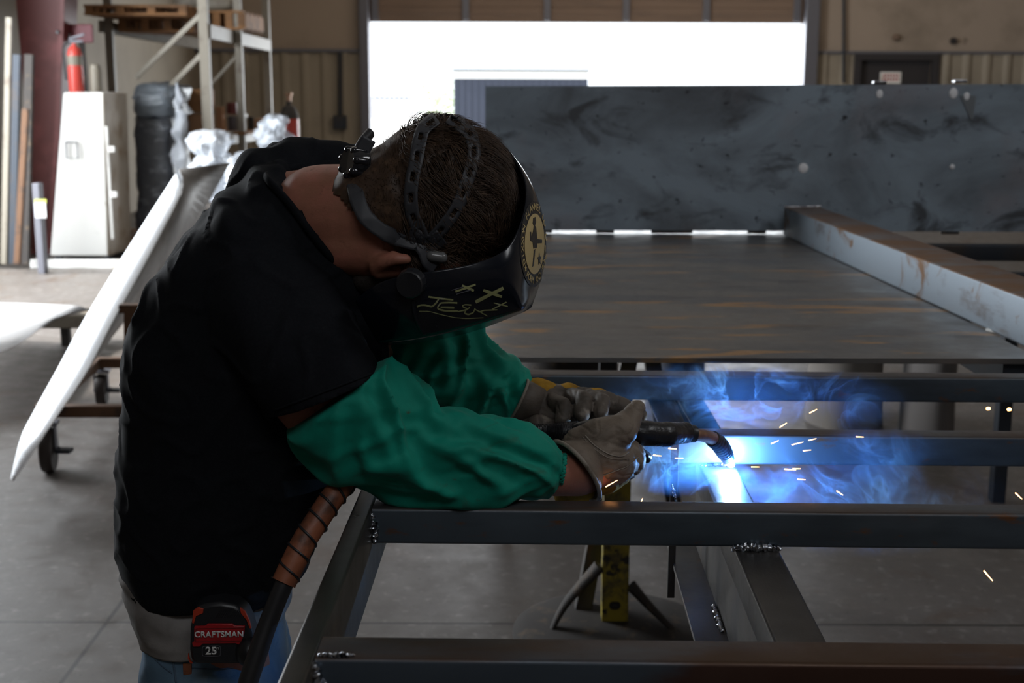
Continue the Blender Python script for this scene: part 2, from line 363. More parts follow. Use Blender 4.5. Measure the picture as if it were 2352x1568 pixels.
# ------------------------------------------------------------------ the building
def struct(name, mb, m, smooth=None, bevel=0):
    o = mb.build(name, m, smooth=smooth, bevel=bevel); o['kind'] = 'structure'; return o
YB = 20.0                                   # back wall
XL, XR, ZC = -4.75, 9.5, 5.4
b = MB(); b.box((2.4, 7, -.1), (14.6, 27, .2)); struct('floor', b, M_floor)
b = MB(); b.box((2.4, 44, -.12), (80, 47, .2)); struct('ground_outside', b, M_outside)
b = MB(); b.box((-14.9, 7, -.12), (20, 27, .2)); struct('ground_outside', b, M_outside)
b = MB(); b.box((2.4, 7, ZC + .1), (14.6, 27, .2)); struct('ceiling', b, M_ceil)
b = MB(); b.box((XR + .1, 7, ZC / 2), (.2, 27, ZC)); struct('wall_right', b, M_wallp)
b = MB(); b.box((2.4, -6.1, ZC / 2), (14.6, .2, ZC)); struct('wall_front', b, M_wallp)
dl, dr = P(848, 60, YB).x, P(1846, 60, YB).x; dt = P(1300, 52, YB).z
ex0, ex1 = P(1976, 140, YB).x, P(2140, 140, YB).x; ext = P(2050, 139, YB).z; seam = P(700, 116, YB).z
b = MB(); b.box(((XL + dl) / 2, YB + .1, ZC / 2), (dl - XL, .2, ZC)); b.box(((dr + ex0) / 2, YB + .1, ZC / 2), (ex0 - dr, .2, ZC))
b.box(((ex1 + XR) / 2, YB + .1, ZC / 2), (XR - ex1, .2, ZC)); b.box(((ex0 + ex1) / 2, YB + .1, (ext + ZC) / 2), (ex1 - ex0, .2, ZC - ext)); b.box(((dl + dr) / 2, YB + .1, (4.3 + ZC) / 2), (dr - dl, .2, ZC - 4.3))
struct('wall_back', b, M_wallp)
# left wall with the open bay
b = MB(); b.box((XL - .1, 15.7, ZC / 2), (.2, 8.8, ZC)); b.box((XL - .1, .1, ZC / 2), (.2, 12.2, ZC)); b.box((XL - .1, 8.75, (4.1 + ZC) / 2), (.2, 5.1, ZC - 4.1)); struct('wall_left', b, M_corr)
# corrugated liner sheets below the seam of the back wall and on the left wall
def corrugated(x0, x1, z0, z1, y, pitch=.3):
    b = MB(); n = int((x1 - x0) / (pitch / 6)); prof = [0, .0, .035, .035, .0, .0]; vs = []
    for i in range(n + 1):
        x = x0 + (x1 - x0) * i / n; d = prof[i % 6]; vs += [(x, y - .02 - d, z0), (x, y - .02 - d, z1)]
    b.add(vs, [(2 * i, 2 * i + 1, 2 * i + 3, 2 * i + 2) for i in range(n)]); return b
struct('trim_1', corrugated(XL, dl - .15, 0, seam, YB), M_corr); struct('trim_2', corrugated(dr + .2, ex0 - .1, 0, seam, YB), M_corr); struct('trim_3', corrugated(ex1 + .1, XR, 0, seam, YB), M_corr)
b = MB(); b.box(((XL + dl) / 2, YB - .03, seam), (dl - XL, .1, .05)); b.box(((dr + XR) / 2, YB - .03, seam), (XR - dr, .08, .04)); struct('trim_4', b, M_trim, bevel=.005)
# bay door frame and the rolled slat curtain hanging above the opening
b = MB(); b.box((dl - .06, YB - .05, 2.2), (.14, .3, 4.4)); b.box((dr + .09, YB - .05, 2.2), (.2, .3, 4.4)); struct('trim_5', b, M_trim, bevel=.01)
b = MB()
for i in range(16): b.box(((dl + dr) / 2, YB + .02, dt + .055 + i * .11), (dr - dl, .03 + .004 * (i % 2), .109))
d3 = struct('door_1', b, M_rolldoor, bevel=.006)
b = MB()
for px in (862, 1070, 1257, 1438, 1622, 1830): b.box((P(px, 30, YB).x, YB - .03, dt + .9), (.1, .06, 1.75))
o = b.build('door_stiffener', M_trim, d3, bevel=.004)
# far right doorway with a small notice on the door
b = MB(); b.box(((ex0 + ex1) / 2, YB + .08, ext / 2), (ex1 - ex0, .05, ext)); d2 = struct('door_2', b, M_darkdoor)
b = MB(); b.box(((ex0 + ex1) / 2, YB - .02, ext + .05), (ex1 - ex0 + .2, .12, .1)); b.box((ex0 - .05, YB - .02, ext / 2), (.1, .12, ext)); b.box((ex1 + .05, YB - .02, ext / 2), (.1, .12, ext)); b.build('door_frame', M_darkdoor, d2, bevel=.005)
q0 = P(2024, 165, YB); q1 = P(2070, 192, YB)
b = MB(); b.box(((q0.x + q1.x) / 2, YB + .04, (q0.z + q1.z) / 2), (q1.x - q0.x, .02, q0.z - q1.z)); dn = b.build('notice', M_cabinet, d2, bevel=.004); 
b = MB()
for i in range(6):
    for j in range(2): b.box((q0.x + .05 + i * .043, YB + .026, q0.z - .05 - j * .06), (.025, .004, .04))
b.build('notice_print', M_red, dn)
# wall conduit with its box, left of the bay
c0 = P(783, 120, YB); c1 = P(783, 268, YB)
t = thing('conduit', (c1.x, YB - .1, c1.z), 'thin vertical electrical conduit with a square box on the back wall left of the bay', 'conduit')
b = MB(); b.tube([(c0.x, YB - .1, c0.z), (c1.x, YB - .1, c1.z)], .03, 12); b.build('pipe', M_dark, t, 60)
b = MB(); b.box((c1.x, YB - .1, c1.z - .08), (.2, .1, .2)); b.build('junction_box', M_dark, t, bevel=.01)
b = MB(); b.tube([P(1938, -200, YB - .08), P(1938, 190, YB - .08)], .022, 12); tag(b.build('conduit', M_dark, None, 60, org=P(1938, 190, YB - .08)), 'bare vertical conduit pipe on the wall right of the bay', 'conduit')

for px, py, lab in ((2189, 94, 'black round fixture on the wall above and right of the dark doorway'), (2057, 86, 'small brown round fixture on the wall above the dark doorway')):
    q = P(px, py, YB - .02); b = MB(); b.lathe([(.05, 0), (.05, .03), (.03, .06), (.03, .08)], q, (0, -1, 0), 20); tag(b.build('wall_fixture', M_darkdoor if px > 2100 else M_rolldoor, None, 50, org=q), lab, 'fixture')
# ------------------------------------------------------------------ outdoors
def bx(name, x0, y0, x1, y1, Y, depth, m, label=None, cat=None, parent=None, bevel=.01, group=None):
    a = P(x0, y0, Y); c = P(x1, y1, Y); b = MB(); b.box(((a.x + c.x) / 2, Y + depth / 2, (a.z + c.z) / 2), (abs(c.x - a.x), depth, abs(a.z - c.z)))
    o = b.build(name, m, parent, bevel=bevel, org=((a.x + c.x) / 2, Y, min(a.z, c.z))); 
    if label: tag(o, label, cat, group)
    return o
Yc = 42
base = P(1196, 275, Yc); t = thing('shipping_container', (base.x, Yc, 0), 'dark blue boxy building with a white roof band outside the open bay', 'container')
a = P(1042, 180, Yc); c = P(1350, 262, Yc)
b = MB(); n = 40
for i in range(n): b.box((a.x + (c.x - a.x) * (i + .5) / n, Yc + 1.2 + (i % 2) * .03, a.z / 2), ((c.x - a.x) / n, 2.4, a.z))
b.build('side_wall', M_blueside, t)
b = MB(); b.box(((a.x + c.x) / 2, Yc + 1.2, (a.z + P(1100, 163, Yc).z) / 2), (c.x - a.x, 2.44, P(1100, 163, Yc).z - a.z)); b.build('roof_band', M_white, t)
b = MB(); b.box(((a.x + c.x) / 2, Yc + 1.2, P(1100, 161, Yc).z), (c.x - a.x + .1, 2.6, .07)); b.build('roof_edge', M_dark, t)
# pale fence and shrubs far outside
a = P(855, 224, 60); c = P(945, 224, 60); b = MB(); b.box(((a.x + c.x) / 2, 60, a.z), (c.x - a.x, .05, .1)); b.box(((a.x + c.x) / 2, 60, a.z - 1.2), (c.x - a.x, .05, .06))
for i in range(9): b.box((a.x + (c.x - a.x) * i / 8, 60, a.z / 2), (.07, .07, a.z))
tag(b.build('fence', M_trim, org=((a.x + c.x) / 2, 60, 0)), 'pale outdoor fence seen through the left end of the bay', 'fence')
random.seed(4)
b = MB(); c = P(1020, 270, 50)
for i in range(420):
    th = random.uniform(0, 6.28); r = random.random() ** .5; p = Vector((c.x + r * 1.0 * math.cos(th), 50 + r * math.sin(th), random.uniform(.0, 2.2) * (1.1 - r * .5)))
    d = Vector((random.uniform(-1, 1), random.uniform(-1, 1), random.uniform(-.3, 1))).normalized(); e = d.orthogonal().normalized(); b.add([p - d * .1, p + e * .05, p + d * .12, p - e * .05], [(0, 1, 2, 3)])
tag(b.build('shrub', M_foliage, org=(c.x, 50, 0)), 'leafy pale shrub outside, at the left end of the dark blue building', 'shrub')

# ------------------------------------------------------------------ left background
Yq = 12.35
# tapered red steel column
b = MB(); prof = []
for (l, r, y) in ((20, 150, -260), (20, 146, 0), (60, 130, 300), (88, 116, 605)):
    pass
L_ = [P(36, -300, Yq), P(36, 0, Yq), P(62, 300, Yq), P(72, 606, Yq)]; R_ = [P(152, -300, Yq), P(146, 0, Yq), P(134, 300, Yq), P(117, 606, Yq)]
L_[3].z = R_[3].z = .005
rings = [[p + Vector((0, 0, 0)), q, q + Vector((0, .25, 0)), p + Vector((0, .25, 0))] for p, q in zip(L_, R_)]
b.loft(rings)
t = thing('steel_column', (P(94, 606, Yq).x, Yq + .12, 0), 'dark red tapered steel building column beside the left bay opening', 'column')
b.build('web', M_redpaint, t, bevel=.006)
b = MB(); b.loft([[q + Vector((-.02, -.06, 0)), q + Vector((.03, -.06, 0)), q + Vector((.03, .31, 0)), q + Vector((-.02, .31, 0))] for q in R_]); b.build('flange', M_redpaint, t, bevel=.004)
b = MB(); c = R_[3]; b.box((c.x - .1, Yq + .12, .02), (.4, .5, .04)); b.build('base_plate', M_redpaint, t)
b = MB(); q = P(132, 74, Yq - .08); b.capsule(q, q + Vector((0, .03, 0)), .02, .02); b.build('bolt', M_bead, t, 60)
# bay jamb
struct('trim_6', (lambda b: (b.box((XL + .02, 11.25, 2.05), (.12, .12, 4.1)), b)[1])(MB()), M_cabinet)
# dark steel bars leaning by the column
def lean(name, x0, y0, x1, y1, Y, w, m, label, d=.05, group=None):
    a = P(x0, y0, Y); c = P(x1, y1, Y); c.z = max(c.z, .01); b = MB(); h = w / 2
    b.prism([(-h, -d / 2), (h, -d / 2), (h, d / 2), (-h, d / 2)], c, a, (0, 1, 0)); return tag(b.build(name, m, bevel=.004, org=c), label, 'steel bar', group)
lean('steel_bar', 22, 40, 10, 606, 11.3, .05, M_tan, 'pale brown strip leaning at the far left edge beside the bay')
lean('steel_bar', 40, 125, 30, 606, 11.25, .06, M_dark, 'dark steel bar leaning left of the red column')
lean('steel_bar', 68, 125, 58, 606, 11.2, .07, M_soot, 'blackened steel bar leaning directly against the red column')
lean('steel_bar', 60, 250, 40, 606, 11.0, .05, M_cart, 'rust brown bar leaning in front of the blackened bars by the red column')
t = thing('bollard', (P(93, 600, 11).x, 11, 0), 'dark grey square post with a white and yellow sticker in front of the red column', 'post')
a, c = P(78, 420, 11), P(106, 600, 11); b = MB(); b.box(((a.x + c.x) / 2, 11, a.z / 2), (c.x - a.x, .1, a.z)); b.build('post', M_trim, t, bevel=.006)
a, c = P(79, 465, 10.94), P(106, 500, 10.94); b = MB(); b.box(((a.x + c.x) / 2, 10.945, (a.z + c.z) / 2), (c.x - a.x, .006, a.z - c.z)); s = b.build('sticker', M_white, t)
a, c = P(79, 458, 10.94), P(106, 466, 10.94); b = MB(); b.box(((a.x + c.x) / 2, 10.945, (a.z + c.z) / 2), (c.x - a.x, .006, a.z - c.z)); b.build('sticker_band', mat('lime_print', (.55, .6, .1), .5), s)
# long pale sill timber on the floor
a, c = P(38, 607, 11.0), P(285, 612, 11.0); b = MB(); b.box(((a.x + c.x) / 2, 11.35, .035), (c.x - a.x, .09, .07)); tag(b.build('timber', M_cabinet, bevel=.004, org=((a.x + c.x) / 2, 11.35, 0)), 'long pale timber lying on the floor at the foot of the white cabinet', 'timber')
# cabinet
Yk = 11.75; t = thing('metal_cabinet', (P(195, 600, Yk).x, Yk, 0), 'tall dirty white metal cabinet with rusty edges beside the red column', 'cabinet')
fa, fb, fc, fd = P(146, 212, Yk), P(236, 212, Yk), P(248, 600, Yk), P(116, 600, Yk)
sa, sd = P(289, 214, Yk + .55), P(299, 560, Yk + .55)
fc.z = fd.z = .05; sd.z = .05
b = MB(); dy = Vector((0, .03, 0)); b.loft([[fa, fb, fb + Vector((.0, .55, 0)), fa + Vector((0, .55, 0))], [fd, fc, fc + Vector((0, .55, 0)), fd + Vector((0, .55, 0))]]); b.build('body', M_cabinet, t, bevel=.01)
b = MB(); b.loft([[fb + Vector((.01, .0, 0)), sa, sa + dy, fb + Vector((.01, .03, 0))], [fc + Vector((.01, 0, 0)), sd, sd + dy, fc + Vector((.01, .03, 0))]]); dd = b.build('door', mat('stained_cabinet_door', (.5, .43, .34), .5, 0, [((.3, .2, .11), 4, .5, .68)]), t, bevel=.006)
b = MB(); q = P(252, 420, Yk - .02); b.tube([q + Vector((0, 0, .5)), q + Vector((0, 0, -.5))], .014, 8); b.box(q + Vector((.03, 0, .3)), (.06, .04, .05)); b.box(q + Vector((.03, 0, -.1)), (.06, .04, .05)); b.build('lock_bar', M_cabinet, dd)
b = MB(); q = P(165, 345, Yk - .03); b.tube([q + Vector((-.05, 0, .07)), q + Vector((.05, 0, .07)), q + Vector((.05, 0, -.07)), q + Vector((-.05, 0, -.07)), q + Vector((-.05, 0, .07))], .008, 8); b.build('handle', M_trim, t)
for x in (.06, .5):
    for y in (.06, .49): b = MB(); b.box((fd.x + x, Yk + y, .025), (.06, .06, .05)); b.build('foot', M_dark, t)
ztop = fa.z
# on top of the cabinet: fire extinguisher, tin, grey trigger bottle
q = P(176, 205, Yk + .2); t = thing('fire_extinguisher', (q.x, q.y, ztop), 'red fire extinguisher standing on top of the white cabinet', 'fire extinguisher')
k = (P(176, 100, Yk + .2).z - ztop); b = MB(); b.lathe([(.062, 0), (.066, .02), (.066, k * .78), (.05, k * .9), (.02, k * .96), (.02, k)], (q.x, q.y, ztop)); b.build('tank', M_redpaint if 0 else mat('extinguisher_red', (.55, .06, .045), .35), t, 50)
b = MB(); b.lathe([(.0675, k * .55), (.0675, k * .75)], (q.x, q.y, ztop), cap=False); b.build('label_wrap', M_tan, t, 60)
b = MB(); b.box((q.x + .02, q.y, ztop + k + .02), (.12, .03, .02)); b.box((q.x + .03, q.y, ztop + k + .06), (.14, .03, .02), Matrix.Rotation(-.3, 3, 'Y')); b.build('lever', M_trim, t, bevel=.003)
b = MB(); b.tube(catmull([(q.x - .01, q.y, ztop + k + .02), (q.x - .09, q.y - .01, ztop + k - .03), (q.x - .085, q.y - .02, ztop + k * .5), (q.x - .08, q.y - .02, ztop + k * .25)], 14), .011, 8); b.build('hose', M_cable, t, 60)
q = P(222, 205, Yk + .2); b = MB(); b.lathe([(.05, 0), (.05, .2), (.045, .205), (.045, .24), (.02, .25)], (q.x, q.y, ztop), n=24); tag(b.build('canister', M_tan, None, 50, org=(q.x, q.y, ztop)), 'beige canister standing on the white cabinet right of the extinguisher', 'canister')
# dark red board leaning behind the extinguisher
q = P(186, 60, Yk + .75); t = thing('sign_post', (q.x, q.y, 0), 'small maroon board on a post behind the fire extinguisher', 'sign'); bx('board', 158, 55, 214, 98, Yk + .7, .03, mat('maroon_board', (.14, .02, .03), .5), None, None, t)
b = MB(); b.box((q.x, q.y, q.z / 2), (.05, .04, q.z)); b.build('post', M_soot, t)

# shrink wrapped pallet of dark goods
Yw = 12.45
t = thing('wrapped_pallet', (P(350, 560, Yw).x, Yw + .4, 0), 'pallet of dark goods wrapped in plastic film standing right of the white cabinet', 'pallet')
def lump(x0, y0, x1, y1, Y, depth, seed, amp=.04, n=26, m=36, pw=3.4):
    b = MB(); a = P(x0, y0, Y); c = P(x1, y1, Y); rings = []
    for i in range(n):
        u = i / (n - 1); z = c.z + (a.z - c.z) * u; s = (math.sin(min(u / .05, 1) * 1.57)) * (math.cos(max(0, (u - .8) / .2) * 1.2)); ring = []
        for k in range(m):
            th = 2 * math.pi * k / m; cx = math.copysign(abs(math.cos(th)) ** (2 / pw), math.cos(th)); cy = math.copysign(abs(math.sin(th)) ** (2 / pw), math.sin(th))
            v = Vector(((a.x + c.x) / 2 + cx * (c.x - a.x) / 2 * s, Y + depth / 2 + cy * depth / 2 * s, z)); nn = noise.turbulence(v * 5 + Vector((seed, 0, 0)), 3, True); v += Vector((cx, cy, .3)) * (nn - .5) * amp * 2; ring.append(v)
        rings.append(ring)
    b.loft(rings); return b
b = lump(292, 232, 408, 560, Yw, .8, 3, .025, pw=5); b.build('goods', M_wrapdark, t, 60)
b = lump(288, 186, 405, 270, Yw, .8, 9, .06); b.build('bagged_top', mat('grey_bagged_goods', (.13, .15, .17), .3, 0, [((.3, .33, .37), 6, .55, .7)], (12, .6, .02)), t, 60)
b = lump(388, 190, 428, 420, Yw - .12, .14, 21, .05, 30, 20); b.build('plastic_film', M_wrap, t, 60)
b = MB()
for i in range(7): b.box((P(350, 560, Yw).x - .5 + i * .16, Yw + .4, .13), (.1, 1.0, .02))
for i in (-.48, 0, .48): b.box((P(350, 560, Yw).x + i, Yw + .4, .06), (.09, 1.0, .12))
b.build('pallet_base', M_wood, t, bevel=.004)
# plastic wrapped bundles in front of the rack
for (x0, y0, x1, y1, Y, sd, lab) in ((425, 300, 520, 470, 11.2, 5, 'crumpled clear plastic wrapped bundle left of the rack upright'), (585, 265, 660, 460, 11.4, 8, 'tall crumpled clear plastic bundle in front of the red gas cylinder'), (505, 350, 605, 520, 11.0, 13, 'low heap of clear plastic film between the two taller bundles')):
    b = lump(x0, y0, x1, y1, Y, .45, sd, .10, 34, 40, 2.4); a = P((x0 + x1) / 2, y1, Y)
    o = b.build('plastic_bundle', M_wrap, None, 60, org=(a.x, Y, a.z)); tag(o, lab, 'plastic bundle', 'plastic wrapped bundles by the rack')
b = MB(); a = P(430, 470, 11.0); c = P(665, 470, 11.0); b.box(((a.x + c.x) / 2, 11.45, a.z / 2), (c.x - a.x, .9, a.z - .02)); tag(b.build('crate', M_soot, bevel=.02, org=((a.x + c.x) / 2, 11.45, 0)), 'dark crate under the plastic wrapped bundles behind the welder', 'crate')

# pallet rack
Yr = 12.6; t = thing('pallet_rack', (P(478, 500, Yr).x, Yr, 0), 'tan steel pallet rack with diagonal braces and loaded shelves on the left', 'rack')
def post(px, Y, w=.09, name='upright'):
    x = P(px, 200, Y).x; b = MB(); b.box((x, Y, 2.1), (w, .07, 4.2)); return b.build(name, M_tan, t, bevel=.004)
post(474, Yr); post(552, Yr + 1.1, .07); post(258, Yr + 1.1, .08); post(616, Yr + 3.2, .08)
def beam(x0, y0, Y0, x1, y1, Y1, h=.12, name='beam', w=.05):
    b = MB(); b.prism([(-w / 2, -h / 2), (w / 2, -h / 2), (w / 2, h / 2), (-w / 2, h / 2)], P(x0, y0, Y0), P(x1, y1, Y1)); return b.build(name, M_tan, t, bevel=.003)
beam(478, 72, Yr, 618, 105, Yr + 3.2, .13); beam(478, 322, Yr, 618, 306, Yr + 3.2, .13); beam(230, 60, Yr + 1.1, 452, 100, Yr + 2.6, .12)
beam(470, 25, Yr, 312, 178, Yr + .1, .045, 'brace', .03); beam(470, 118, Yr, 385, 205, Yr + .1, .045, 'brace', .03); beam(552, 118, Yr + 1.1, 470, 210, Yr + 1.1, .03, 'brace', .02)
# loaded pallets on the upper level
for k, (x0, y0, x1, y1, Y, lab) in enumerate(((225, 18, 455, 40, Yr + 1.0, 'long brown wooden pallet on the upper rack level at left'), (300, 44, 470, 78, Yr + 1.6, 'dark brown pallet lying under the upper one on the rack'), (485, 30, 580, 74, Yr + 1.5, 'short stack of brown boards at the right end of the upper rack level'))):
    a, c = P(x0, y0, Y), P(x1, y1, Y); b = MB(); hh = a.z - c.z
    for j in range(2): 
        for i in range(5): b.box(((a.x + c.x) / 2, Y - .4 + i * .22, c.z + hh * (.1 + .85 * j)), (c.x - a.x, .12, .025))
    for i in range(4): b.box((a.x + (c.x - a.x) * (i + .15) / 3.3, Y + .04, c.z + hh * .5), (.08, .98, hh * .75))
    tag(b.build('wooden_pallet', M_wood, None, bevel=.003, org=((a.x + c.x) / 2, Y, c.z)), lab, 'pallet', 'pallets on the upper rack level')
for (px, py, r, lab) in ((440, 8, .1, 'pale cloth bundle on the upper pallets left of the rack upright'), (500, 12, .09, 'pale cream roll on the upper pallets right of the rack upright')):
    q = P(px, py, Yr + 1.2); b = MB(); b.capsule(q - Vector((.08, 0, 0)), q + Vector((.1, 0, .02)), r, r * .8); tag(b.build('roll', M_tan, None, 60, org=q), lab, 'roll')
# odds and ends on the lower rack shelf
random.seed(11)
items = [(500, 245, 516, 300, M_card, 'upright brown carton on the lower rack shelf right behind the upright'), (520, 235, 545, 262, M_redpaint, 'red tub at the back of the lower rack shelf'), (522, 266, 545, 300, M_trim, 'grey metal can on the lower rack shelf'), (548, 262, 566, 298, M_tan, 'cream carton on the lower rack shelf in the middle'), (570, 268, 584, 298, M_soot, 'black can on the lower rack shelf'), (588, 272, 604, 298, M_card, 'small brown carton at the right end of the lower rack shelf')]
for i, (x0, y0, x1, y1, m, lab) in enumerate(items):
    Y = Yr + 1.3 + .1 * i; a, c = P(x0, y0, Y), P(x1, y1, Y); zs = c.z; b = MB(); w = c.x - a.x; h = a.z - zs
    if i in (1, 2, 4): b.lathe([(w * .46, 0), (w * .5, h * .05), (w * .5, h * .92), (w * .42, h * .93), (w * .4, h)], ((a.x + c.x) / 2, Y, zs), n=20); o = b.build('can', m, None, 50, org=((a.x + c.x) / 2, Y, zs)); tag(o, lab, 'can')
    else: b.box(((a.x + c.x) / 2, Y, zs + h / 2), (w, .18, h)); b.box(((a.x + c.x) / 2, Y - .092, zs + h * .75), (w * .5, .003, h * .2)); o = b.build('carton', m, None, bevel=.006, org=((a.x + c.x) / 2, Y, zs)); tag(o, lab, 'carton')
b = MB(); a, c = P(480, 300, Yr + 1.2), P(612, 300, Yr + 2.4); b.box(((a.x + c.x) / 2, Yr + 1.7, a.z - .02), (c.x - a.x + .1, 1.3, .03)); b.build('shelf_board', M_wood, t)
for (x0, x1, y0, y1, lab, m) in ((405, 470, 262, 330, 'brown carton on the floor-level stack left of the rack upright', M_card), (410, 468, 205, 258, 'dark brown carton topmost of the stack left of the rack upright', M_wood)):
    bx('carton', x0, y0, x1, y1, Yr + .7, .5, m, lab, 'carton')
# red gas cylinder
Yg = 14.5; q = P(668, 400, Yg); b = MB(); h0 = P(668, 262, Yg).z
t = thing('gas_cylinder', (q.x, Yg, 0), 'red gas cylinder with a dark shoulder standing against the corrugated wall', 'gas cylinder')
b.lathe([(.1, 0), (.105, .03), (.105, h0 - .05)], (q.x, Yg, 0)); b.build('tank', mat('cylinder_red', (.4, .05, .04), .4), t, 50)
b = MB(); b.lathe([(.105, h0 - .05), (.1, h0), (.07, h0 + .07), (.03, h0 + .1), (.03, h0 + .14)], (q.x, Yg, 0)); b.build('shoulder', M_soot, t, 50)
b = MB(); b.lathe([(.025, h0 + .14), (.025, h0 + .2), (.04, h0 + .2), (.04, h0 + .23)], (q.x, Yg, 0)); b.build('valve', M_copper, t, 50)

# ------------------------------------------------------------------ cart with sheet metal
t = thing('rolling_cart', (-1.75, 5.6, 0), 'low rusty steel cart on caster wheels behind the welder', 'cart')
def cbar(x0, y0, Y0, x1, y1, Y1, h=.05, w=.05, name='bar'):
    b = MB(); b.prism([(-w / 2, -h / 2), (w / 2, -h / 2), (w / 2, h / 2), (-w / 2, h / 2)], P(x0, y0, Y0), P(x1, y1, Y1), (0, 0, 1) if abs(x0 - x1) > 30 else (0, 1, 0)); return b.build(name, M_cart, t, bevel=.004)
cbar(300, 700, 5.7, 300, 1000, 5.7, .045, .05, 'post'); cbar(212, 832, 6.35, 420, 832, 6.35, .05, .05, 'cross_bar'); cbar(84, 943, 5.35, 420, 943, 5.35, .05, .05, 'cross_bar'); cbar(275, 708, 5.7, 420, 708, 5.7, .04, .05, 'cross_bar')
cbar(92, 943, 5.35, 222, 832, 6.35, .05, .05, 'side_bar')
def caster(px, pyb, Y, r, rz=.15):
    q = PZ(px, pyb, 0); q = Vector((q.x, q.y, r)); ax = Vector((math.cos(rz), math.sin(rz), 0)); b = MB()
    b.lathe([(r * .6, -.022), (r * .93, -.024), (r, -.015), (r, .015), (r * .93, .024), (r * .6, .022)], q, ax, 28); w = b.build('caster_wheel', M_tyre, t, 40)
    b = MB(); top = r * 2 + .03
    for s in (-1, 1): b.box(q + ax * .032 * s + Vector((0, 0, r * .55)), (.006, .05, r * 1.3), Matrix.Rotation(rz, 3, 'Z'))
    b.box(q + Vector((0, 0, r * 1.2)), (.09, .07, .012), Matrix.Rotation(rz, 3, 'Z')); b.tube([q + Vector((0, 0, r * 1.2)), q + Vector((0, 0, r * 1.2 + .04))], .018, 10)
    b.tube([q - ax * .04, q + ax * .05], .012, 10); b.build('caster_fork', M_trim, t, bevel=.002)
    b = MB(); b.box(q + ax * .06 + Vector((.01, -.02, .0)), (.06, .05, .015)); b.build('brake_pedal', M_dark, t)
caster(115, 1083, 5.3, .095); caster(236, 930, 6.3, .08); caster(302, 1012, 5.7, .05)
# bright bent sheet lying across the cart
def plate(name, pts, thick, m, label, cat, org=None, parent=None):
    b = MB(); n = len(pts); c = sum((Vector(p) for p in pts), Vector()) / n; nn = (Vector(pts[1]) - Vector(pts[0])).cross(Vector(pts[2]) - Vector(pts[0])).normalized() * thick
    b.add([Vector(p) for p in pts] + [Vector(p) + nn for p in pts], [tuple(range(n)), tuple(range(2 * n - 1, n - 1, -1))] + [(i, (i + 1) % n, n + (i + 1) % n, n + i) for i in range(n)])
    o = b.build(name, m, parent, bevel=.001, org=org or c); 
    return tag(o, label, cat) if label else o
t2 = thing('bent_sheet_metal', P(230, 760, 5.5), 'long bright folded sheet of metal propped diagonally on the cart', 'sheet metal')
def strip(Ls, Rs, m, name, n=30):
    b = MB(); l = catmull(Ls, n); r = catmull(Rs, n); vs = []
    for a, c in zip(l, r): vs += [P(*a), P(*c)]
    b.add(vs, [(2 * i, 2 * i + 1, 2 * i + 3, 2 * i + 2) for i in range(n - 1)]); return solidify(b.build(name, m, t2, 40), .003)
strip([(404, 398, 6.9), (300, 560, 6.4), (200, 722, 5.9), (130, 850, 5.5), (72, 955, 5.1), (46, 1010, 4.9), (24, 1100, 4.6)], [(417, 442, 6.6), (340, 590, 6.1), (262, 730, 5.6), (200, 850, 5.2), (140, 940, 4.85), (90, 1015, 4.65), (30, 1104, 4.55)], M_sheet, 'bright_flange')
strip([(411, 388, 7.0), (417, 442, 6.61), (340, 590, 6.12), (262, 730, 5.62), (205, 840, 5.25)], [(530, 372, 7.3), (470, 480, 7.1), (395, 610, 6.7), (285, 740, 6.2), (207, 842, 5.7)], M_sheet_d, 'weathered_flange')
# flat sheet on a low trestle, far left
t3 = thing('loose_sheet_metal', P(60, 740, 6.8), 'flat pale sheet of metal with a curled edge at the left of the cart', 'sheet metal')
b = MB(); l = catmull([(-160, 705, 8.2), (0, 700, 8.0), (130, 704, 7.9), (215, 708, 7.8)], 24); r = catmull([(-160, 860, 6.0), (0, 812, 6.3), (75, 768, 6.7), (135, 716, 7.7)], 24); vs = []
for a, c in zip(l, r): vs += [P(*a), P(*c)]
b.add(vs, [(2 * i, 2 * i + 1, 2 * i + 3, 2 * i + 2) for i in range(23)]); solidify(b.build('sheet', M_sheet, t3, 40), .012)
b = MB(); b.box(P(176, 738, 7.8) + Vector((-.05, .12, 0)), (.42, .3, .08)); o = b.build('trestle_rail', M_tan, None, bevel=.01, org=P(176, 738, 7.8)); tag(o, 'pale dented rail under the far edge of the loose sheet metal', 'rail')
for k, px in enumerate((150, 200)):
    q = P(px, 745, 7.9); b = MB(); b.box((q.x, q.y, q.z / 2), (.05, .05, q.z)); b.build('leg', M_soot, o)

# ------------------------------------------------------------------ the welded frame
YAW = math.radians(1.0); EX = Vector((math.cos(YAW), -math.sin(YAW), 0)); EY = Vector((math.sin(YAW), math.cos(YAW), 0)); FO = Vector((0, 1.700, 0)); FZ = 1.03
def Fp(u, v, z): return FO + EX * u + EY * v + Vector((0, 0, z))
def rr(w, h, r, k=4):
    out = []
    for cx, cy, a0 in ((w / 2 - r, h / 2 - r, 0), (-w / 2 + r, h / 2 - r, 90), (-w / 2 + r, -h / 2 + r, 180), (w / 2 - r, -h / 2 + r, 270)):
        for i in range(k + 1): th = math.radians(a0 + 90 * i / k); out.append((cx + r * math.cos(th), cy + r * math.sin(th)))
    return out
t = thing('tube_framework', Fp(.3, 0, .93), 'large welded frame of square steel tubes that the welder leans over', 'steel frame')
def ftube(name, a, c, w, h, m, r=.005, up=(0, 0, 1)):
    b = MB(); b.prism(rr(w, h, r), a, c, up); return b.build(name, m, t, 30)
TB = .050
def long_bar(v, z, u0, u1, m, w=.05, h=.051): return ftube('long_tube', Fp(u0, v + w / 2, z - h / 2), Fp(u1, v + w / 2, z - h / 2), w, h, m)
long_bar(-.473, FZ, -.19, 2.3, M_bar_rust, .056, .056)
long_bar(0, FZ, -.19, 2.3, M_bar, .045)
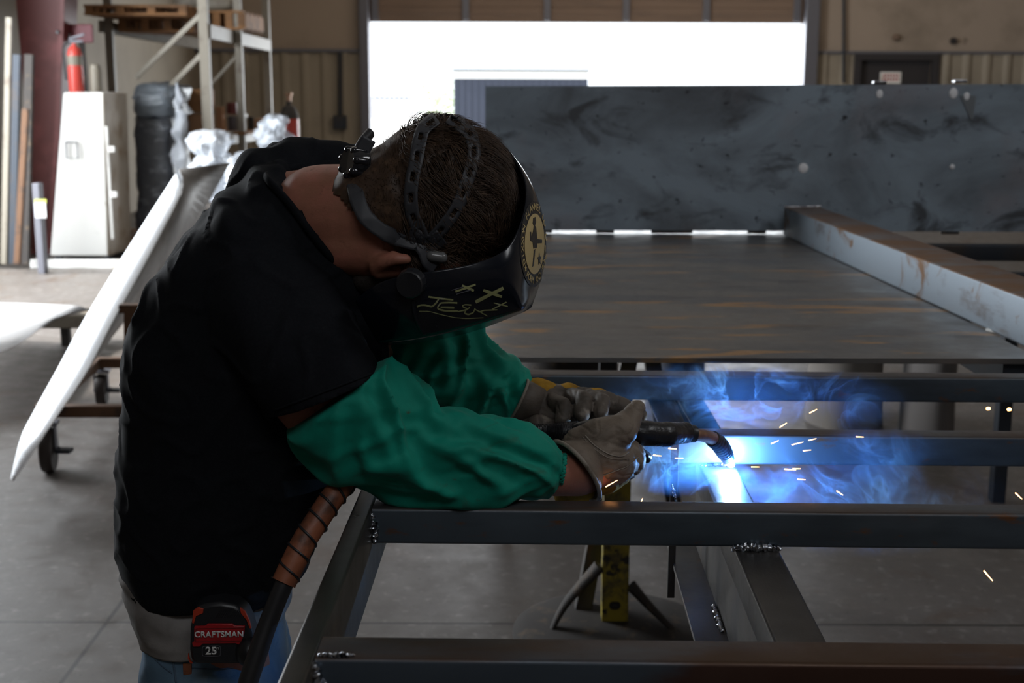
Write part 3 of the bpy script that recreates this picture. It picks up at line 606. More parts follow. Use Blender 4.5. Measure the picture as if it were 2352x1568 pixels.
long_bar(.395, FZ, -.16, 2.3, M_bar, .045)
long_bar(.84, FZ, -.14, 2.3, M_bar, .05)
b = MB(); b.prism(rr(.027, .112, .004), Fp(-.204, -1.2, FZ - .056), Fp(-.204, .89, FZ - .056)); b.build('side_rail', M_rail, t, 30)
ct = ftube('cross_tube', Fp(.3355, -1.2, FZ - .052 - .026), Fp(.3355, .44, FZ - .052 - .026), .061, .05, M_cross)
b = MB(); b.box(Fp(.309, -.38, .89), (.007, 1.62, .13), Matrix.Rotation(-YAW, 3, 'Z')); b.build('web_plate', M_web, t, bevel=.001)
b = MB(); b.box(Fp(.283, -.38, .829), (.05, 1.62, .007), Matrix.Rotation(-YAW, 3, 'Z')); b.build('bottom_flange', M_web, t, bevel=.001)
def bead(pts, r, name='weld_bead', seed=0, fl=.6):
    random.seed(seed); b = MB(); p = catmull(pts, 60); R = [r * (.75 + .35 * math.sin(i * 1.9) + .2 * random.random()) * (math.sin(math.pi * min(max(i / 59, .04), .96)) ** .35) for i in range(60)]
    b.tube([Vector(q) + Vector((random.uniform(-1, 1), random.uniform(-1, 1), random.uniform(-1, 1))) * r * .12 for q in p], R, 10, flat=fl); return b.build(name, M_bead, t, 50)
bead([Fp(.300, -.6, .834), Fp(.300, -.2, .834), Fp(.301, .0, .834)], .0035, seed=1)
bead([Fp(.300, .05, .834), Fp(.301, .15, .834)], .005, seed=2)
bead([Fp(.303, -.003, FZ - .051), Fp(.33, -.006, FZ - .049), Fp(.366, -.003, FZ - .051)], .008, seed=3, fl=.9)
bead([Fp(-.190, -.002, FZ - .008), Fp(-.187, -.003, FZ - .03), Fp(-.188, -.002, FZ - .048)], .006, seed=4, fl=.9)
bead([Fp(-.19, -.476, FZ - .005), Fp(-.186, -.478, FZ - .03), Fp(-.187, -.476, FZ - .056)], .008, seed=5, fl=.9)
bead([Fp(-.187, -.468, FZ + .001), Fp(-.17, -.47, FZ + .002), Fp(-.15, -.468, FZ + .001)], .004, seed=6)
bead([Fp(.305, .393, FZ - .052), Fp(.33, .39, FZ - .05), Fp(.352, .393, FZ - .052)], .005, seed=7)
# the short strip hanging from the frame
a = P(1540, 1100, 2.02); c = P(1549, 1372, 2.02); b = MB(); b.box(((a.x + c.x) / 2, 2.02, (a.z + c.z) / 2 + .03), (.012, .004, abs(a.z - c.z) + .06)); b.build('hanging_strip', M_web, t, bevel=.001)
bead([P(1542, 1112, 2.015), P(1550, 1140, 2.015), P(1553, 1165, 2.015)], .004, seed=9)
# darker cross member beyond the near bars
long_bar(.74, .935, .18, 2.3, M_dark, .05, .05)
b = MB(); b.prism(rr(.05, .05, .004), P(1500, 880, 2.62), P(1560, 1010, 2.5), (0, 1, 0)); b.build('diagonal_brace', M_web, t, 30)
b = MB(); b.prism(rr(.05, .05, .004), P(1575, 900, 2.8), P(1640, 1010, 2.7), (0, 1, 0)); b.build('diagonal_brace', M_dark, t, 30)

# yellow jack stands under the frame
q = PZ(1410, 1455, 0); t = thing('jack_stand', (q.x, q.y, 0), 'yellow painted stand with worn paint and a round base under the frame', 'stand')
b = MB(); b.box((q.x, q.y, .41), (.078, .05, .74)); b.build('post', M_yellow, t, bevel=.003)
b = MB(); b.capsule((q.x - .006, q.y - .026, .1), (q.x + .004, q.y - .026, .1), .012, .012); b.build('bolt_hole', M_soot, t, 60)
b = MB(); b.lathe([(.3, 0), (.3, .012), (.26, .03), (.12, .045), (.05, .05)], (q.x, q.y + .0, 0), n=40); b.build('base', M_soot, t, 40)
for (x0, y0, x1, y1, x2, y2, w) in ((1376, 1300, 1300, 1385, 1262, 1458, .03), (1450, 1345, 1500, 1400, 1560, 1458, .028)):
    b = MB(); b.tube(catmull([P(x0, y0, q.y - .02), P(x1, y1, q.y - .03), P(x2, y2, q.y - .05)], 12), [w * (1.15 - .07 * i) for i in range(12)], 10, flat=.5); b.build('strut', M_soot, t, 60)
q = PZ(1470, 1100, 0)
t = thing('sawhorse', (P(1470, 835, 3.9).x, 3.9, 0), 'grey steel trestle with splayed legs under the front of the sheet table', 'trestle')
for s, nm in ((-.18, 'leg'), (.18, 'leg')):
    b = MB(); b.prism(rr(.05, .05, .004), (P(1470, 835, 3.9).x + s, 3.9 + s, 0), (P(1470, 835, 3.9).x, 3.9, .99), (0, 1, 0)); b.build(nm, M_web, t, 30)
b = MB(); b.box((P(1470, 835, 3.9).x, 3.9, 1.0), (.9, .06, .03)); b.build('top_bar', M_web, t)
# things under the table, seen through the gaps
for (x0, x1, y0, y1, Y, m, lab, nm, cat) in ((1178, 1440, 700, 905, 5.2, M_soot, 'large black tub on the floor under the sheet table, left one', 'tub', 'tub'), (1500, 1640, 700, 890, 5.5, mat('navy_tub', (.012, .016, .035), .6), 'dark navy tub on the floor under the sheet table, right of the trestle', 'tub', 'tub'),
    (1890, 2062, 740, 880, 5.9, mat('grey_brown_cloth', (.13, .115, .1), .9), 'grey brown stand-in bundle on the floor under the right of the sheet table', 'canvas_bag', 'bag'), (2130, 2225, 740, 960, 5.6, mat('dark_cloth', (.09, .08, .075), .9), 'dark stand-in bundle on the floor under the far right of the table', 'canvas_bag', 'bag')):  # the two cloth bundles stand in for a crouching worker's legs
    a = P(x0, y0, Y); c = P(x1, y1, Y); w = (c.x - a.x) / 2; h = min(a.z, .8); b = MB(); rings = []
    for i in range(14):
        u = i / 13; s = (1 - .12 * u) * (1 if u < .85 else math.cos((u - .85) / .15 * 1.2)); rings.append([Vector(((a.x + c.x) / 2 + math.cos(th) * w * s * (1 + (.06 * noise.noise(Vector((th * 2, u * 4, Y))) if 'bag' in nm else 0)), Y + .25 + math.sin(th) * .25 * s, h * u)) for th in [2 * math.pi * k / 28 for k in range(28)]])
    b.loft(rings); tag(b.build(nm, m, None, 50, org=((a.x + c.x) / 2, Y + .25, 0)), lab, cat)

# ------------------------------------------------------------------ sheet table, upright plate and beam
t = thing('sheet_table', (.5, 3.9, 0), 'wide flat steel sheet laid as a table top behind the frame', 'table')
Y0, Y1 = 2.71, 5.02; b = MB(); b.box((.5, (Y0 + Y1) / 2, FZ - .006), (1.24, Y1 - Y0, .012)); b.build('top_sheet', M_table, t, bevel=.001)
b = MB(); b.prism([(-.03, -.03), (.03, -.03), (.03, .03), (-.03, .03)], (1.08, Y0 + .02, FZ - .043), (1.08, Y1, FZ - .043)); b.build('support_tube', M_dark, t, 30)
b = MB(); b.prism([(-.03, -.03), (.03, -.03), (.03, .03), (-.03, .03)], (-.03, Y0 + .1, FZ - .043), (-.03, Y1, FZ - .043)); b.build('support_tube', M_dark, t, 30)
for (x, y) in ((-.03, Y1 - .3), (.36, Y1 - .2)):
    b = MB(); b.box((x, y, (FZ - .073) / 2), (.06, .06, FZ - .073)); b.build('leg', M_dark, t)
YP = 5.06; zt0 = P(1115, 198, YP).z; zt1 = P(2352, 189, YP).z; xl = P(1115, 400, YP).x
t = thing('upright_plate', (1.2, YP, FZ), 'tall grey mill scale steel plate standing upright at the back of the table', 'steel plate')
b = MB(); b.loft([[Vector((xl, YP, FZ + .009)), Vector((xl, YP + .012, FZ + .009)), Vector((xl, YP + .012, zt0)), Vector((xl, YP, zt0))], [Vector((3.2, YP, FZ + .009)), Vector((3.2, YP + .012, FZ + .009)), Vector((3.2, YP + .012, zt1 + .003)), Vector((3.2, YP, zt1 + .003))]]); b.build('plate', M_scale, t)
for x in (xl + .05, .12, .36, .62, .95, 1.3, 1.7, 2.2): b = MB(); b.box((x, YP + .006, FZ + .004), (.16 if x in (.62, 1.3) else .07, .012, .012)); b.build('tack_spacer', M_soot, t)
for (px, py, r, nm) in ((1845, 386, .019, 'light_spot'), (2187, 383, .010, 'light_spot'), (2020, 216, .013, 'light_spot'), (2190, 214, .016, 'light_spot'), (2220, 222, .013, 'light_spot')):  # white discs painted as light through holes and other bright spots
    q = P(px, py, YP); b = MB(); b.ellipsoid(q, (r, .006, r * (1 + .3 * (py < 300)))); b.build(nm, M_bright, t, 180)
q = P(2233, 250, YP); b = MB(); b.loft([[q + Vector((-.05, -.004, .05)), q + Vector((.01, -.004, .05)), q + Vector((.01, -.001, .05)), q + Vector((-.05, -.001, .05))], [q + Vector((-.004, -.004, -.04)), q + Vector((.004, -.004, -.04)), q + Vector((.004, -.001, -.04)), q + Vector((-.004, -.001, -.04))]]); b.build('ground_patch', mat('ground_steel', (.3, .34, .38), .35, .7), t)
for (px, py) in ((2020, 190), (2205, 188)): q = P(px, py, YP); b = MB(); b.box(q + Vector((0, .006, .002)), (.05, .03, .012)); b.build('clip', M_bead, t, bevel=.003)
t = thing('steel_beam', (1.1, 4.0, FZ), 'rusty topped steel beam with a bluish side lying along the right edge of the table', 'beam')
b = MB(); A0 = Vector((1.105, 4.98, FZ + .055)); A1 = Vector((1.23, 2.2, FZ + .055)); b.prism(rr(.14, .108, .006), A0, A1); b.build('box_section', M_beam, t, 30)
b = MB(); b.tube([A0 + Vector((-.07, .005, .054)), A0 + Vector((.07, .005, .056))], [.006, .008], 8); b.build('weld_bead', M_bead, t, 60)
q = PZ(2304, 762, FZ + .001); b = MB(); b.box(q + Vector((0, 0, .003)), (.05, .06, .006), Matrix.Rotation(.5, 3, 'Z')); tag(b.build('shim', M_white, org=q), 'small bright shim lying on the table against the beam', 'shim')
# dark tubes beyond the right edge of the table
for i, (v, z, lab) in enumerate(((4.9, .98, 'dark steel tube right of the table, the farthest behind the beam'), (4.5, .93, 'dark steel tube right of the table, the middle one behind the beam'), (4.05, .9, 'dark steel tube right of the table, the nearest behind the beam'))):
    b = MB(); b.prism(rr(.06, .06, .005), (1.4, v, z), (3.6, v - .05, z)); tag(b.build('steel_tube', M_dark, None, 30, org=(1.4, v, z)), lab, 'steel tube', 'dark tubes beyond the table')
t = thing('trestle', (2.3, 4.5, 0), 'low dark trestle carrying the tubes right of the table', 'trestle')
for x in (1.9, 3.2):
    b = MB(); b.box((x, 4.45, .865), (.05, 1.1, .03)); b.build('top_bar', M_dark, t)
    for y in (4.0, 4.9): b = MB(); b.box((x, y, .42), (.05, .05, .85)); b.build('leg', M_dark, t)
# ------------------------------------------------------------------ the welder
who = thing('person', (P(500, 1300, 1.86).x, 1.86, 0), 'person in black t-shirt, green sleeves and leather gloves bending over the steel frame to weld', 'person')
HS = P(1003, 446, 1.80)                         # centre of the skull
b = MB()
b.ellipsoid(HS, (.094, .09, .097), n=32, m=20)
b.chain([(985, 560, 1.80, .078), (960, 610, 1.82, .07), (935, 640, 1.82, .06)], 24)
b.chain([(1010, 680, 1.82, .014), (1030, 690, 1.81, .012)])                       # nose
b.chain([(985, 690, 1.80, .022), (975, 700, 1.82, .02)])                            # lips and chin
b.chain([(900, 500, 1.80, .078), (820, 500, 1.81, .074), (740, 495, 1.83, .072), (680, 520, 1.88, .062)], 24)   # neck
b.chain([(880, 560, 1.775, .05), (800, 560, 1.785, .045), (735, 510, 1.81, .045)], 20)
b.chain([(800, 440, 1.84, .040), (720, 440, 1.86, .034), (655, 440, 1.87, .028)], 20)
b.chain([(690, 540, 1.90, .06), (600, 600, 1.89, .09), (560, 700, 1.87, .115), (540, 900, 1.87, .12), (520, 1150, 1.87, .115), (500, 1370, 1.87, .098)], 24)
b.chain([(600, 720, 1.77, .045), (660, 850, 1.72, .052), (775, 985, 1.715, .05), (990, 1040, 1.735, .044), (1180, 1080, 1.76, .036), (1330, 1090, 1.80, .031), (1390, 1060, 1.84, .034)], 20)
b.chain([(760, 690, 2.0, .045), (900, 800, 2.02, .052), (1010, 890, 2.04, .047), (1110, 895, 2.02, .036), (1190, 925, 2.0, .024)], 20)
for Yl, x2 in ((1.80, 500), (1.96, 560)):
    h = P(500, 1440, Yl); k = Vector((h.x + .04, Yl, .50)); a = Vector((h.x - .02, Yl, .09)); b.capsule(h, k, .07, .055); b.capsule(k, a, .055, .04); b.capsule(a, a + Vector((.15, 0, -.045)), .04, .03)
def ear(b):
    for nodes in ([(866, 612, 1.728, .011), (884, 600, 1.715, .010), (912, 594, 1.708, .0085), (934, 595, 1.708, .0075)], [(862, 622, 1.73, .008), (868, 634, 1.728, .0055)], [(872, 596, 1.722, .007), (905, 584, 1.712, .006)], [(880, 615, 1.735, .016), (925, 610, 1.735, .015)]):
        b.chain(nodes, 16)
ear(b)
def skin_disp(p):
    r = noise.noise(Vector((p.x * 12, p.y * 12, p.z * 12))); w = 0
    if p.x < -.09 and p.x > -.34 and p.z > 1.5: w = -.0022 * max(0, 1 - abs(math.sin(((p.z + p.x * 1.0) * 75))) * 3.0)
    return r * .001 + w
body = mkobj('body', organic(b, .0042, 4, skin_disp), [M_hide, mat('ear_skin', (.5, .16, .12), .45, 0, [], (200, .3, .0004))], who, 180)
for p in body.data.polygons:
    c = Vector(p.center) + origin(who)
    if c.y < 1.74 and c.z > 1.55 and c.x > P(850, 600, 1.7).x and c.z < P(900, 575, 1.7).z and c.z > P(900, 640, 1.7).z: p.material_index = 1
BV_body = bvh_of(body)

# hair : cap and strands
b = MB(); b.ellipsoid(HS + Vector((.002, .0, .002)), (.0985, .095, .101), n=40, m=26)
b.chain([(985, 530, 1.80, .084), (960, 560, 1.80, .080)], 24)
b.chain([(930, 470, 1.80, .090), (872, 486, 1.80, .0805), (900, 540, 1.795, .074)], 24)
cap = organic(b, .005, 4, lambda p: .0025 * noise.noise(p * 40))
# keep only the hairy side
bm = bmesh.new(); bm.from_mesh(cap)
def hairy(c):
    x, y = 0, 0
    d = CM.inverted() @ (c - Vector((0, 0, CAM_H))); px = W / 2 - d.x / d.z * F_PX; py = H / 2 + d.y / d.z * F_PX
    return py < 468 + (px - 795) * .95 + 8 * noise.noise(c * 60) if px < 960 else py < 640
bmesh.ops.delete(bm, geom=[f for f in bm.faces if not hairy(f.calc_center_median())], context='FACES')
me = bpy.data.meshes.new('hair'); bm.to_mesh(me); bm.free()
hair = mkobj('hair', me, M_hair, who, 180); BV_hair = bvh_of(hair)
random.seed(7); b = MB()
def strand(root, d, nn, L, lift, r, segs=5, bend=0.0, down=0):
    pts = []; p = root; dd = d
    for i in range(segs):
        u = i / (segs - 1); pts.append(p + nn * (lift * math.sin(u * 2.2) - .001)); p = p + dd * (L / segs); dd = (dd + Vector((bend * .35, 0, -bend * .3 - down))).normalized()
        s = p - HS; rr_ = (abs(s.x / .1) ** 2 + abs(s.y / .096) ** 2 + abs(s.z / .102) ** 2) ** .5
        if rr_ < 1.02: p = HS + s / rr_ * 1.02
    vs = []; R = [r * (1 - .85 * i / (segs - 1)) for i in range(segs)]
    side = d.cross(nn).normalized()
    for q, ra in zip(pts, R): vs += [q - side * ra, q + nn * ra * .8, q + side * ra]
    b.add(vs, [(3 * i + k, 3 * i + (k + 1) % 3, 3 * i + 3 + (k + 1) % 3, 3 * i + 3 + k) for i in range(segs - 1) for k in range(3)])
cnt = 0
while cnt < 3000:
    th = random.uniform(0, 6.283); z = random.uniform(-1, 1); s = (1 - z * z) ** .5; nn = Vector((s * math.cos(th), s * math.sin(th), z)); root = HS + Vector((nn.x * .0985, nn.y * .095, nn.z * .101))
    if nn.y > .45: continue
    if not hairy(root): continue
    q = nn; tx = nn.x
    # short cropped towards the nape (left), long swept towards the forehead (right)
    long = max(0, min(1, (tx + .05) / .35)) if nn.z < .9 else .3
    flow = Vector((.75, -.12, -.55)) if long > .2 else Vector((.45, 0, .5 if nn.z > .3 else -.2))
    wv = noise.noise(root * 22); flow += Vector((noise.noise(root * 30), noise.noise(root * 30 + Vector((5, 0, 0))), noise.noise(root * 30 + Vector((0, 7, 0))))) * 1.0
    d = (flow - nn * flow.dot(nn)).normalized()
    if long > .2: strand(root, d, nn, random.uniform(.03, .055) * (.5 + long * .6), .007 + .008 * max(0, wv), .0009, 6, .5 * wv)
    else: d = (d + nn * .55).normalized(); strand(root, d, nn, random.uniform(.007, .014), .001, .0005, 3)
    cnt += 1
for i in range(4200):
    px, py = random.uniform(790, 1180), random.uniform(268, 640); q, nn = hit(BV_hair, px, py, 0, 99)
    if q.y > 5: continue
    u = (px - 900) / 200
    if u < .1: d = Vector((.3, -.1, .6 if py < 400 else -.35)) + Vector((random.uniform(-1, 1), random.uniform(-1, 1), random.uniform(-1, 1))) * .35; d = (d - nn * d.dot(nn)).normalized(); strand(q, (d + nn * .5).normalized(), nn, random.uniform(.006, .012), .001, .00045, 3)
    else:
        g = q * 26; d = Vector((.55, -.1, -.6)) + Vector((noise.noise(g), noise.noise(g + Vector((5, 0, 0))), noise.noise(g + Vector((0, 7, 0))))) * 1.3; d = (d - nn * d.dot(nn)).normalized(); strand(q, d, nn, random.uniform(.02, .042), .004 + .007 * random.random(), .0007, 6, .6 * noise.noise(g * .6))
o = b.build('hair_strands', [M_hair], hair, 180); o['kind'] = 'stuff'

# beard under the ear
b = MB(); b.chain([(842, 640, 1.775, .022), (885, 648, 1.765, .026), (930, 655, 1.765, .026)], 20); mkobj('beard', organic(b, .0035, 3, lambda p: .002 * noise.noise(p * 300)), mat('dark_beard', (.02, .014, .011), .7, 0, [], (500, .8, .001)), who, 180)

# ---- t-shirt
b = MB()
b.loft(rings_from([(325, 1318, 690, 1326, 1.87, .152), (298, 1262, 706, 1280, 1.87, .158), (287, 1180, 752, 1190, 1.87, .162), (296, 1040, 790, 1050, 1.87, .165), (301, 920, 810, 930, 1.87, .168), (306, 800, 830, 820, 1.87, .17), (333, 700, 830, 780, 1.87, .172), (392, 598, 830, 730, 1.87, .172), (470, 505, 825, 690, 1.88, .168), (548, 428, 815, 650, 1.89, .150), (610, 384, 770, 600, 1.90, .12), (650, 366, 740, 560, 1.91, .09)], 60, 48, 2.3))
b.chain([(590, 660, 1.78, .085), (640, 740, 1.735, .086), (700, 830, 1.70, .080), (745, 893, 1.69, .073)], 28)            # near shoulder and sleeve
b.chain([(640, 500, 1.86, .06), (600, 600, 1.80, .085), (560, 700, 1.79, .09)], 24)
b.chain([(650, 400, 1.99, .045), (720, 400, 2.02, .048), (800, 420, 2.06, .055), (830, 560, 2.08, .075), (900, 760, 2.05, .07)], 24)
b.chain([(600, 420, 1.93, .045), (700, 395, 1.97, .045), (770, 385, 1.98, .04)], 24)
b.chain([(650, 470, 1.815, .030), (690, 530, 1.785, .034), (745, 600, 1.785, .036), (790, 650, 1.80, .04)], 24)
b.chain([(630, 430, 1.85, .022), (650, 470, 1.815, .030), (600, 520, 1.82, .05)], 24)
b.chain([(740, 640, 1.83, .06), (760, 780, 1.82, .07), (800, 900, 1.84, .06)], 24)
SL0, SL1 = P(640, 760, 1.72), P(750, 900, 1.69); SLD = (SL1 - SL0).normalized()
def shirt_disp(p):
    v = Vector((p.x * 9 + p.z * 3, p.y * 8, p.z * 4)); n1 = noise.noise(v * 1.2); n2 = noise.noise(Vector((p.x * 14 - p.z * 10, p.y * 10, p.z * 16 + p.x * 14)))
    d = .006 * (1 - abs(n1) * 2.4) + .004 * (max(0, 1 - abs(n2) * 5) ** 1.5)
    sh = max(0, 1 - (p - P(640, 430, 1.85)).length / .16); d += .006 * sh * math.sin((p.x * 1.0 + p.z * .8) * 95 + 2 * n1)
    lw = max(0, (1.22 - p.z) / .2); d += .004 * min(lw, 1) * math.sin(p.x * 60 + p.y * 40 + n1 * 4) * .5
    return d
me = organic(b, .0055, 7, shirt_disp)
# cut the cloth open at hem, sleeve end and collar
bm = bmesh.new(); bm.from_mesh(me)
def cut(co, no, near=None, rad=9):
    co = Vector(co); no = Vector(no).normalized()
    fs = [f for f in bm.faces if near is None or (f.calc_center_median() - Vector(near)).length < rad]
    g = set(fs); 
    for f in fs: g.update(f.edges); g.update(f.verts)
    r = bmesh.ops.bisect_plane(bm, geom=list(g), plane_co=co, plane_no=no)
    bmesh.ops.delete(bm, geom=[f for f in bm.faces if (near is None or (f.calc_center_median() - Vector(near)).length < rad) and (f.calc_center_median() - co).dot(no) > 0], context='FACES')
a_, c_ = P(636, 942, 1.69), P(872, 850, 1.69); sd = (c_ - a_).normalized(); sn = Vector((sd.z, 0, -sd.x)); sn = sn if sn.x > 0 else -sn
cut(a_, sn, (a_ + c_) / 2 + Vector((0, .0, 0)), .085)
me = bpy.data.meshes.new('tshirt'); bm.to_mesh(me); bm.free()
shirt = mkobj('tshirt', me, M_shirt, who, 180); solidify(shirt, .0018, 0)
BV_shirt = bvh_of(shirt)
def rope_on(bv, line, r, n, name, m, parent, off=0, fallback=1.8, flat=.6):
    b = MB(); b.tube([hit(bv, x, y, off, fallback)[0] for x, y in catmull(line, n)], r, 10, flat=flat); return b.build(name, m, parent, 180)
b = MB(); b.tube([P(x, y, Y) for x, y, Y in catmull([(806, 626, 1.80), (768, 600, 1.755), (738, 565, 1.745), (703, 520, 1.745), (668, 472, 1.76), (640, 440, 1.78), (616, 414, 1.80), (612, 404, 1.84), (640, 392, 1.89), (700, 382, 1.92), (790, 375, 1.95)], 60)], .0065, 10, flat=.7); b.build('collar', M_shirt, shirt, 180)
rope_on(BV_shirt, [(633, 941), (700, 916), (780, 886), (868, 852)], .003, 26, 'sleeve_hem', M_shirt, shirt, 0)
b = MB(); b.tube([hit(BV_body, x, y, .001, 1.76)[0] for x, y in catmull([(633, 405), (630, 412), (632, 422), (640, 432)], 10)], .0009, 6); b.build('neck_cord', M_plastic, who, 180)

# grey undershirt, jeans, boots
def fold(amp, fx, fz, seed=0):
    return lambda u, th, p: amp * (1 - 2.2 * abs(noise.noise(Vector((p.x * fx + seed, p.y * fx, p.z * fz)))))
b = MB(); b.loft(rings_from([(345, 1440, 650, 1405, 1.87, .140), (325, 1390, 662, 1372, 1.87, .143), (300, 1330, 660, 1340, 1.87, .143), (298, 1280, 660, 1300, 1.87, .14), (320, 1220, 660, 1250, 1.87, .13)], 30, 44, 2.3, fold(.006, 14, 26))); b.build('undershirt', M_under, who, 180)
b = MB(); b.loft(rings_from([(350, 1400, 640, 1400, 1.87, .13), (345, 1480, 650, 1470, 1.87, .135), (342, 1540, 655, 1530, 1.87, .14), (345, 1600, 655, 1590, 1.87, .142), (360, 1680, 640, 1680, 1.87, .13)], 26, 44, 2.3, fold(.004, 18, 14)))
for Yl in (1.80, 1.96):
    h = P(500, 1580, Yl); k = Vector((h.x + .04, Yl, .50)); a = Vector((h.x - .02, Yl, .08)); b.capsule(h, k, .092, .075, 20); b.capsule(k, a, .075, .062, 20)
jeans = mkobj('jeans', organic(b, .006, 5, lambda p: .004 * (1 - 2.5 * abs(noise.noise(Vector((p.x * 12, p.y * 12, p.z * 18)))))), M_denim, who, 180); BV_j = bvh_of(jeans)
for nm, ln, r in (('side_seam', [(395, 1500), (400, 1530), (405, 1568)], .002), ('pocket_seam', [(435, 1533), (500, 1536), (600, 1526)], .0014), ('coin_pocket_seam', [(352, 1508), (375, 1530), (396, 1545)], .0014)):
    rope_on(BV_j, ln, r, 14, nm, mat('denim_stitching', (.06, .1, .15), .8), jeans, 0)
b = MB(); q, nn = hit(BV_j, 432, 1535, .002); b.box(q, (.012, .004, .016)); b.build('belt_loop_tack', M_leather, jeans)
for Yl in (1.80, 1.96):
    h = P(500, 1580, Yl); a = Vector((h.x - .02, Yl, .075)); b = MB(); b.capsule(a + Vector((0, 0, .05)), a, .062, .06, 20); b.capsule(a, a + Vector((.16, 0, -.025)), .058, .05, 20)
    me = organic(b, .006, 4)
    for v in me.vertices: v.co.z = max(v.co.z, .012)
    bo = mkobj('boot', me, M_leather, who, 180)
    b = MB(); b.ellipsoid(a + Vector((.065, 0, -.065)), (.155, .058, .012)); b.build('sole', M_rubber, bo, 60)

# ---- green sleeves
def ridge(v, k=3.0): return max(0.0, 1 - abs(noise.noise(v)) * k)
def sleeve_disp(amp):
    def f(u, th, p):
        w = math.sin(math.pi * min(max(u, .02), .98)) ** .4
        sm = lambda r: r * r * (3 - 2 * r)
        a = sm(ridge(Vector((u * 5.0 + 1.1 * math.sin(th) + 1.3 * math.cos(th), math.cos(th) * 1.0, math.sin(th) * 1.0)), 2.3))
        c = sm(ridge(Vector((u * 8.5 - math.cos(th) * 1.6, math.cos(th) * 1.3 + 4, math.sin(th) * 1.3)), 2.4))
        e = noise.noise(p * 30)
        g = 0
        if u > .9: g = .004 * math.sin(th * 17) * (u - .9) * 10
        return (amp * (1.25 - .6 * u) * (a - .45) + amp * .26 * (c - .3)) * w + .0015 * e + g
    return f
b = MB()
st = [(667, 977, 895, 822, 1.705, .066), (672, 1000, 905, 838, 1.705, .070), (712, 1056, 940, 865, 1.71, .070), (765, 1095, 978, 905, 1.715, .066), (840, 1112, 995, 945, 1.72, .060), (925, 1146, 1028, 957, 1.728, .058), (1020, 1152, 1090, 962, 1.735, .056), (1110, 1152, 1150, 975, 1.745, .053), (1195, 1152, 1208, 985, 1.755, .050), (1248, 1142, 1258, 1008, 1.765, .044), (1275, 1118, 1284, 1036, 1.77, .030), (1286, 1104, 1294, 1050, 1.772, .027)]
b.loft(rings_from(st, 150, 96, 2.15, sleeve_disp(.021)))
sl = mkobj('welding_sleeve', organic(b, .0035, 7), M_green, who, 180); BV_s = bvh_of(sl)
b = MB(); n = 120; pts = []
for i in range(n + 1):
    th = 2 * math.pi * i / n; L, R = P(1286, 1106, 1.772), P(1296, 1048, 1.772); c = (L + R) / 2; pts.append(c + (R - L) / 2 * math.cos(th) * (1.04 + .06 * math.sin(th * 14)) + Vector((.002 * math.sin(th * 22), .028 * math.sin(th), 0)))
b.tube(pts, .0026, 6, cap=False); b.build('elastic_cuff', M_green, sl, 180)
b = MB()
st = [(860, 800, 1060, 700, 2.02, .065), (880, 850, 1100, 752, 2.03, .068), (905, 905, 1125, 800, 2.035, .070), (950, 945, 1160, 826, 2.03, .066), (1010, 960, 1192, 848, 2.025, .060), (1075, 966, 1205, 862, 2.02, .054), (1140, 976, 1218, 876, 2.01, .046), (1168, 978, 1226, 892, 2.005, .042)]
b.loft(rings_from(st, 110, 90, 2.15, sleeve_disp(.024))); sl2 = mkobj('welding_sleeve', organic(b, .0035, 7), M_green, who, 180)

# ---- gloves
# far (left) hand: cupped under the torch neck, palm towards the camera
b = MB()
b.chain([(1222, 930, 1.998, .030), (1245, 938, 2.0, .032), (1300, 940, 2.005, .030), (1360, 945, 2.005, .027)], 22)
b.chain([(1225, 917, 2.01, .027), (1270, 922, 2.01, .029), (1345, 927, 2.01, .026)], 20)
b.chain([(1225, 965, 1.985, .032), (1270, 978, 1.97, .026)], 20)
b.chain([(1380, 922, 2.01, .020), (1430, 935, 2.0, .0155), (1470, 955, 1.985, .0125)], 16)          # index, stretched along the torch
b.chain([(1355, 916, 2.0, .016), (1384, 922, 1.972, .0135), (1378, 950, 1.944, .0118)], 16)              # middle
b.chain([(1315, 912, 1.995, .016), (1341, 918, 1.960, .0140), (1336, 952, 1.930, .0132)], 16)            # ring
b.chain([(1268, 925, 1.985, .016), (1296, 932, 1.950, .0130), (1293, 964, 1.925, .0122)], 16)             # little
b.chain([(1240, 985, 1.95, .024), (1290, 1000, 1.935, .018), (1340, 1005, 1.945, .014)], 16)                # thumb base and thumb
gl2 = mkobj('glove', organic(b, .0020, 3, lambda p: .0009 * noise.noise(p * 90) - .0011 * ridge(Vector((p.x * 60, p.y * 20, p.z * 25)), 6)), M_glove_d, who, 180)
def cuff(spec, n=44):
    """spec rows: (cx, cy, ax, ay, sx, Y, b): pixel centre, half axis, sideways lean of the near rim, depth, half depth"""
    return [[P(cx + ax * math.cos(a) - sx * math.sin(a), cy + ay * math.cos(a), Yc_ + by * math.sin(a)) for a in [2 * math.pi * k / n for k in range(n)]] for cx, cy, ax, ay, sx, Yc_, by in spec]
rings = cuff([(1186, 925, 26, -52, 8, 1.99, .048), (1208, 928, 20, -47, 4, 1.99, .045), (1242, 935, 12, -39, 0, 1.99, .038)])
b = MB(); b.loft(rings, cap=False); cf = b.build('glove_cuff', M_glove_d, gl2, 180); solidify(cf, .002, 0)
b = MB(); b.tube(rings[0] + [rings[0][0]], .0024, 8, cap=False); b.build('glove_piping', M_piping, gl2, 180)
b = MB()                                                           # yellow suede back seen along the upper edge
b.chain([(1196, 889, 2.005, .012), (1235, 892, 2.008, .018), (1262, 905, 2.01, .020)], 16); b.chain([(1270, 912, 2.012, .019), (1305, 908, 2.015, .021), (1335, 918, 2.015, .018)], 16); b.chain([(1345, 915, 2.017, .018), (1375, 916, 2.02, .018), (1420, 932, 2.015, .012)], 16)
mkobj('suede_back', organic(b, .003, 3, lambda p: .001 * noise.noise(p * 120)), M_suede, gl2, 180)
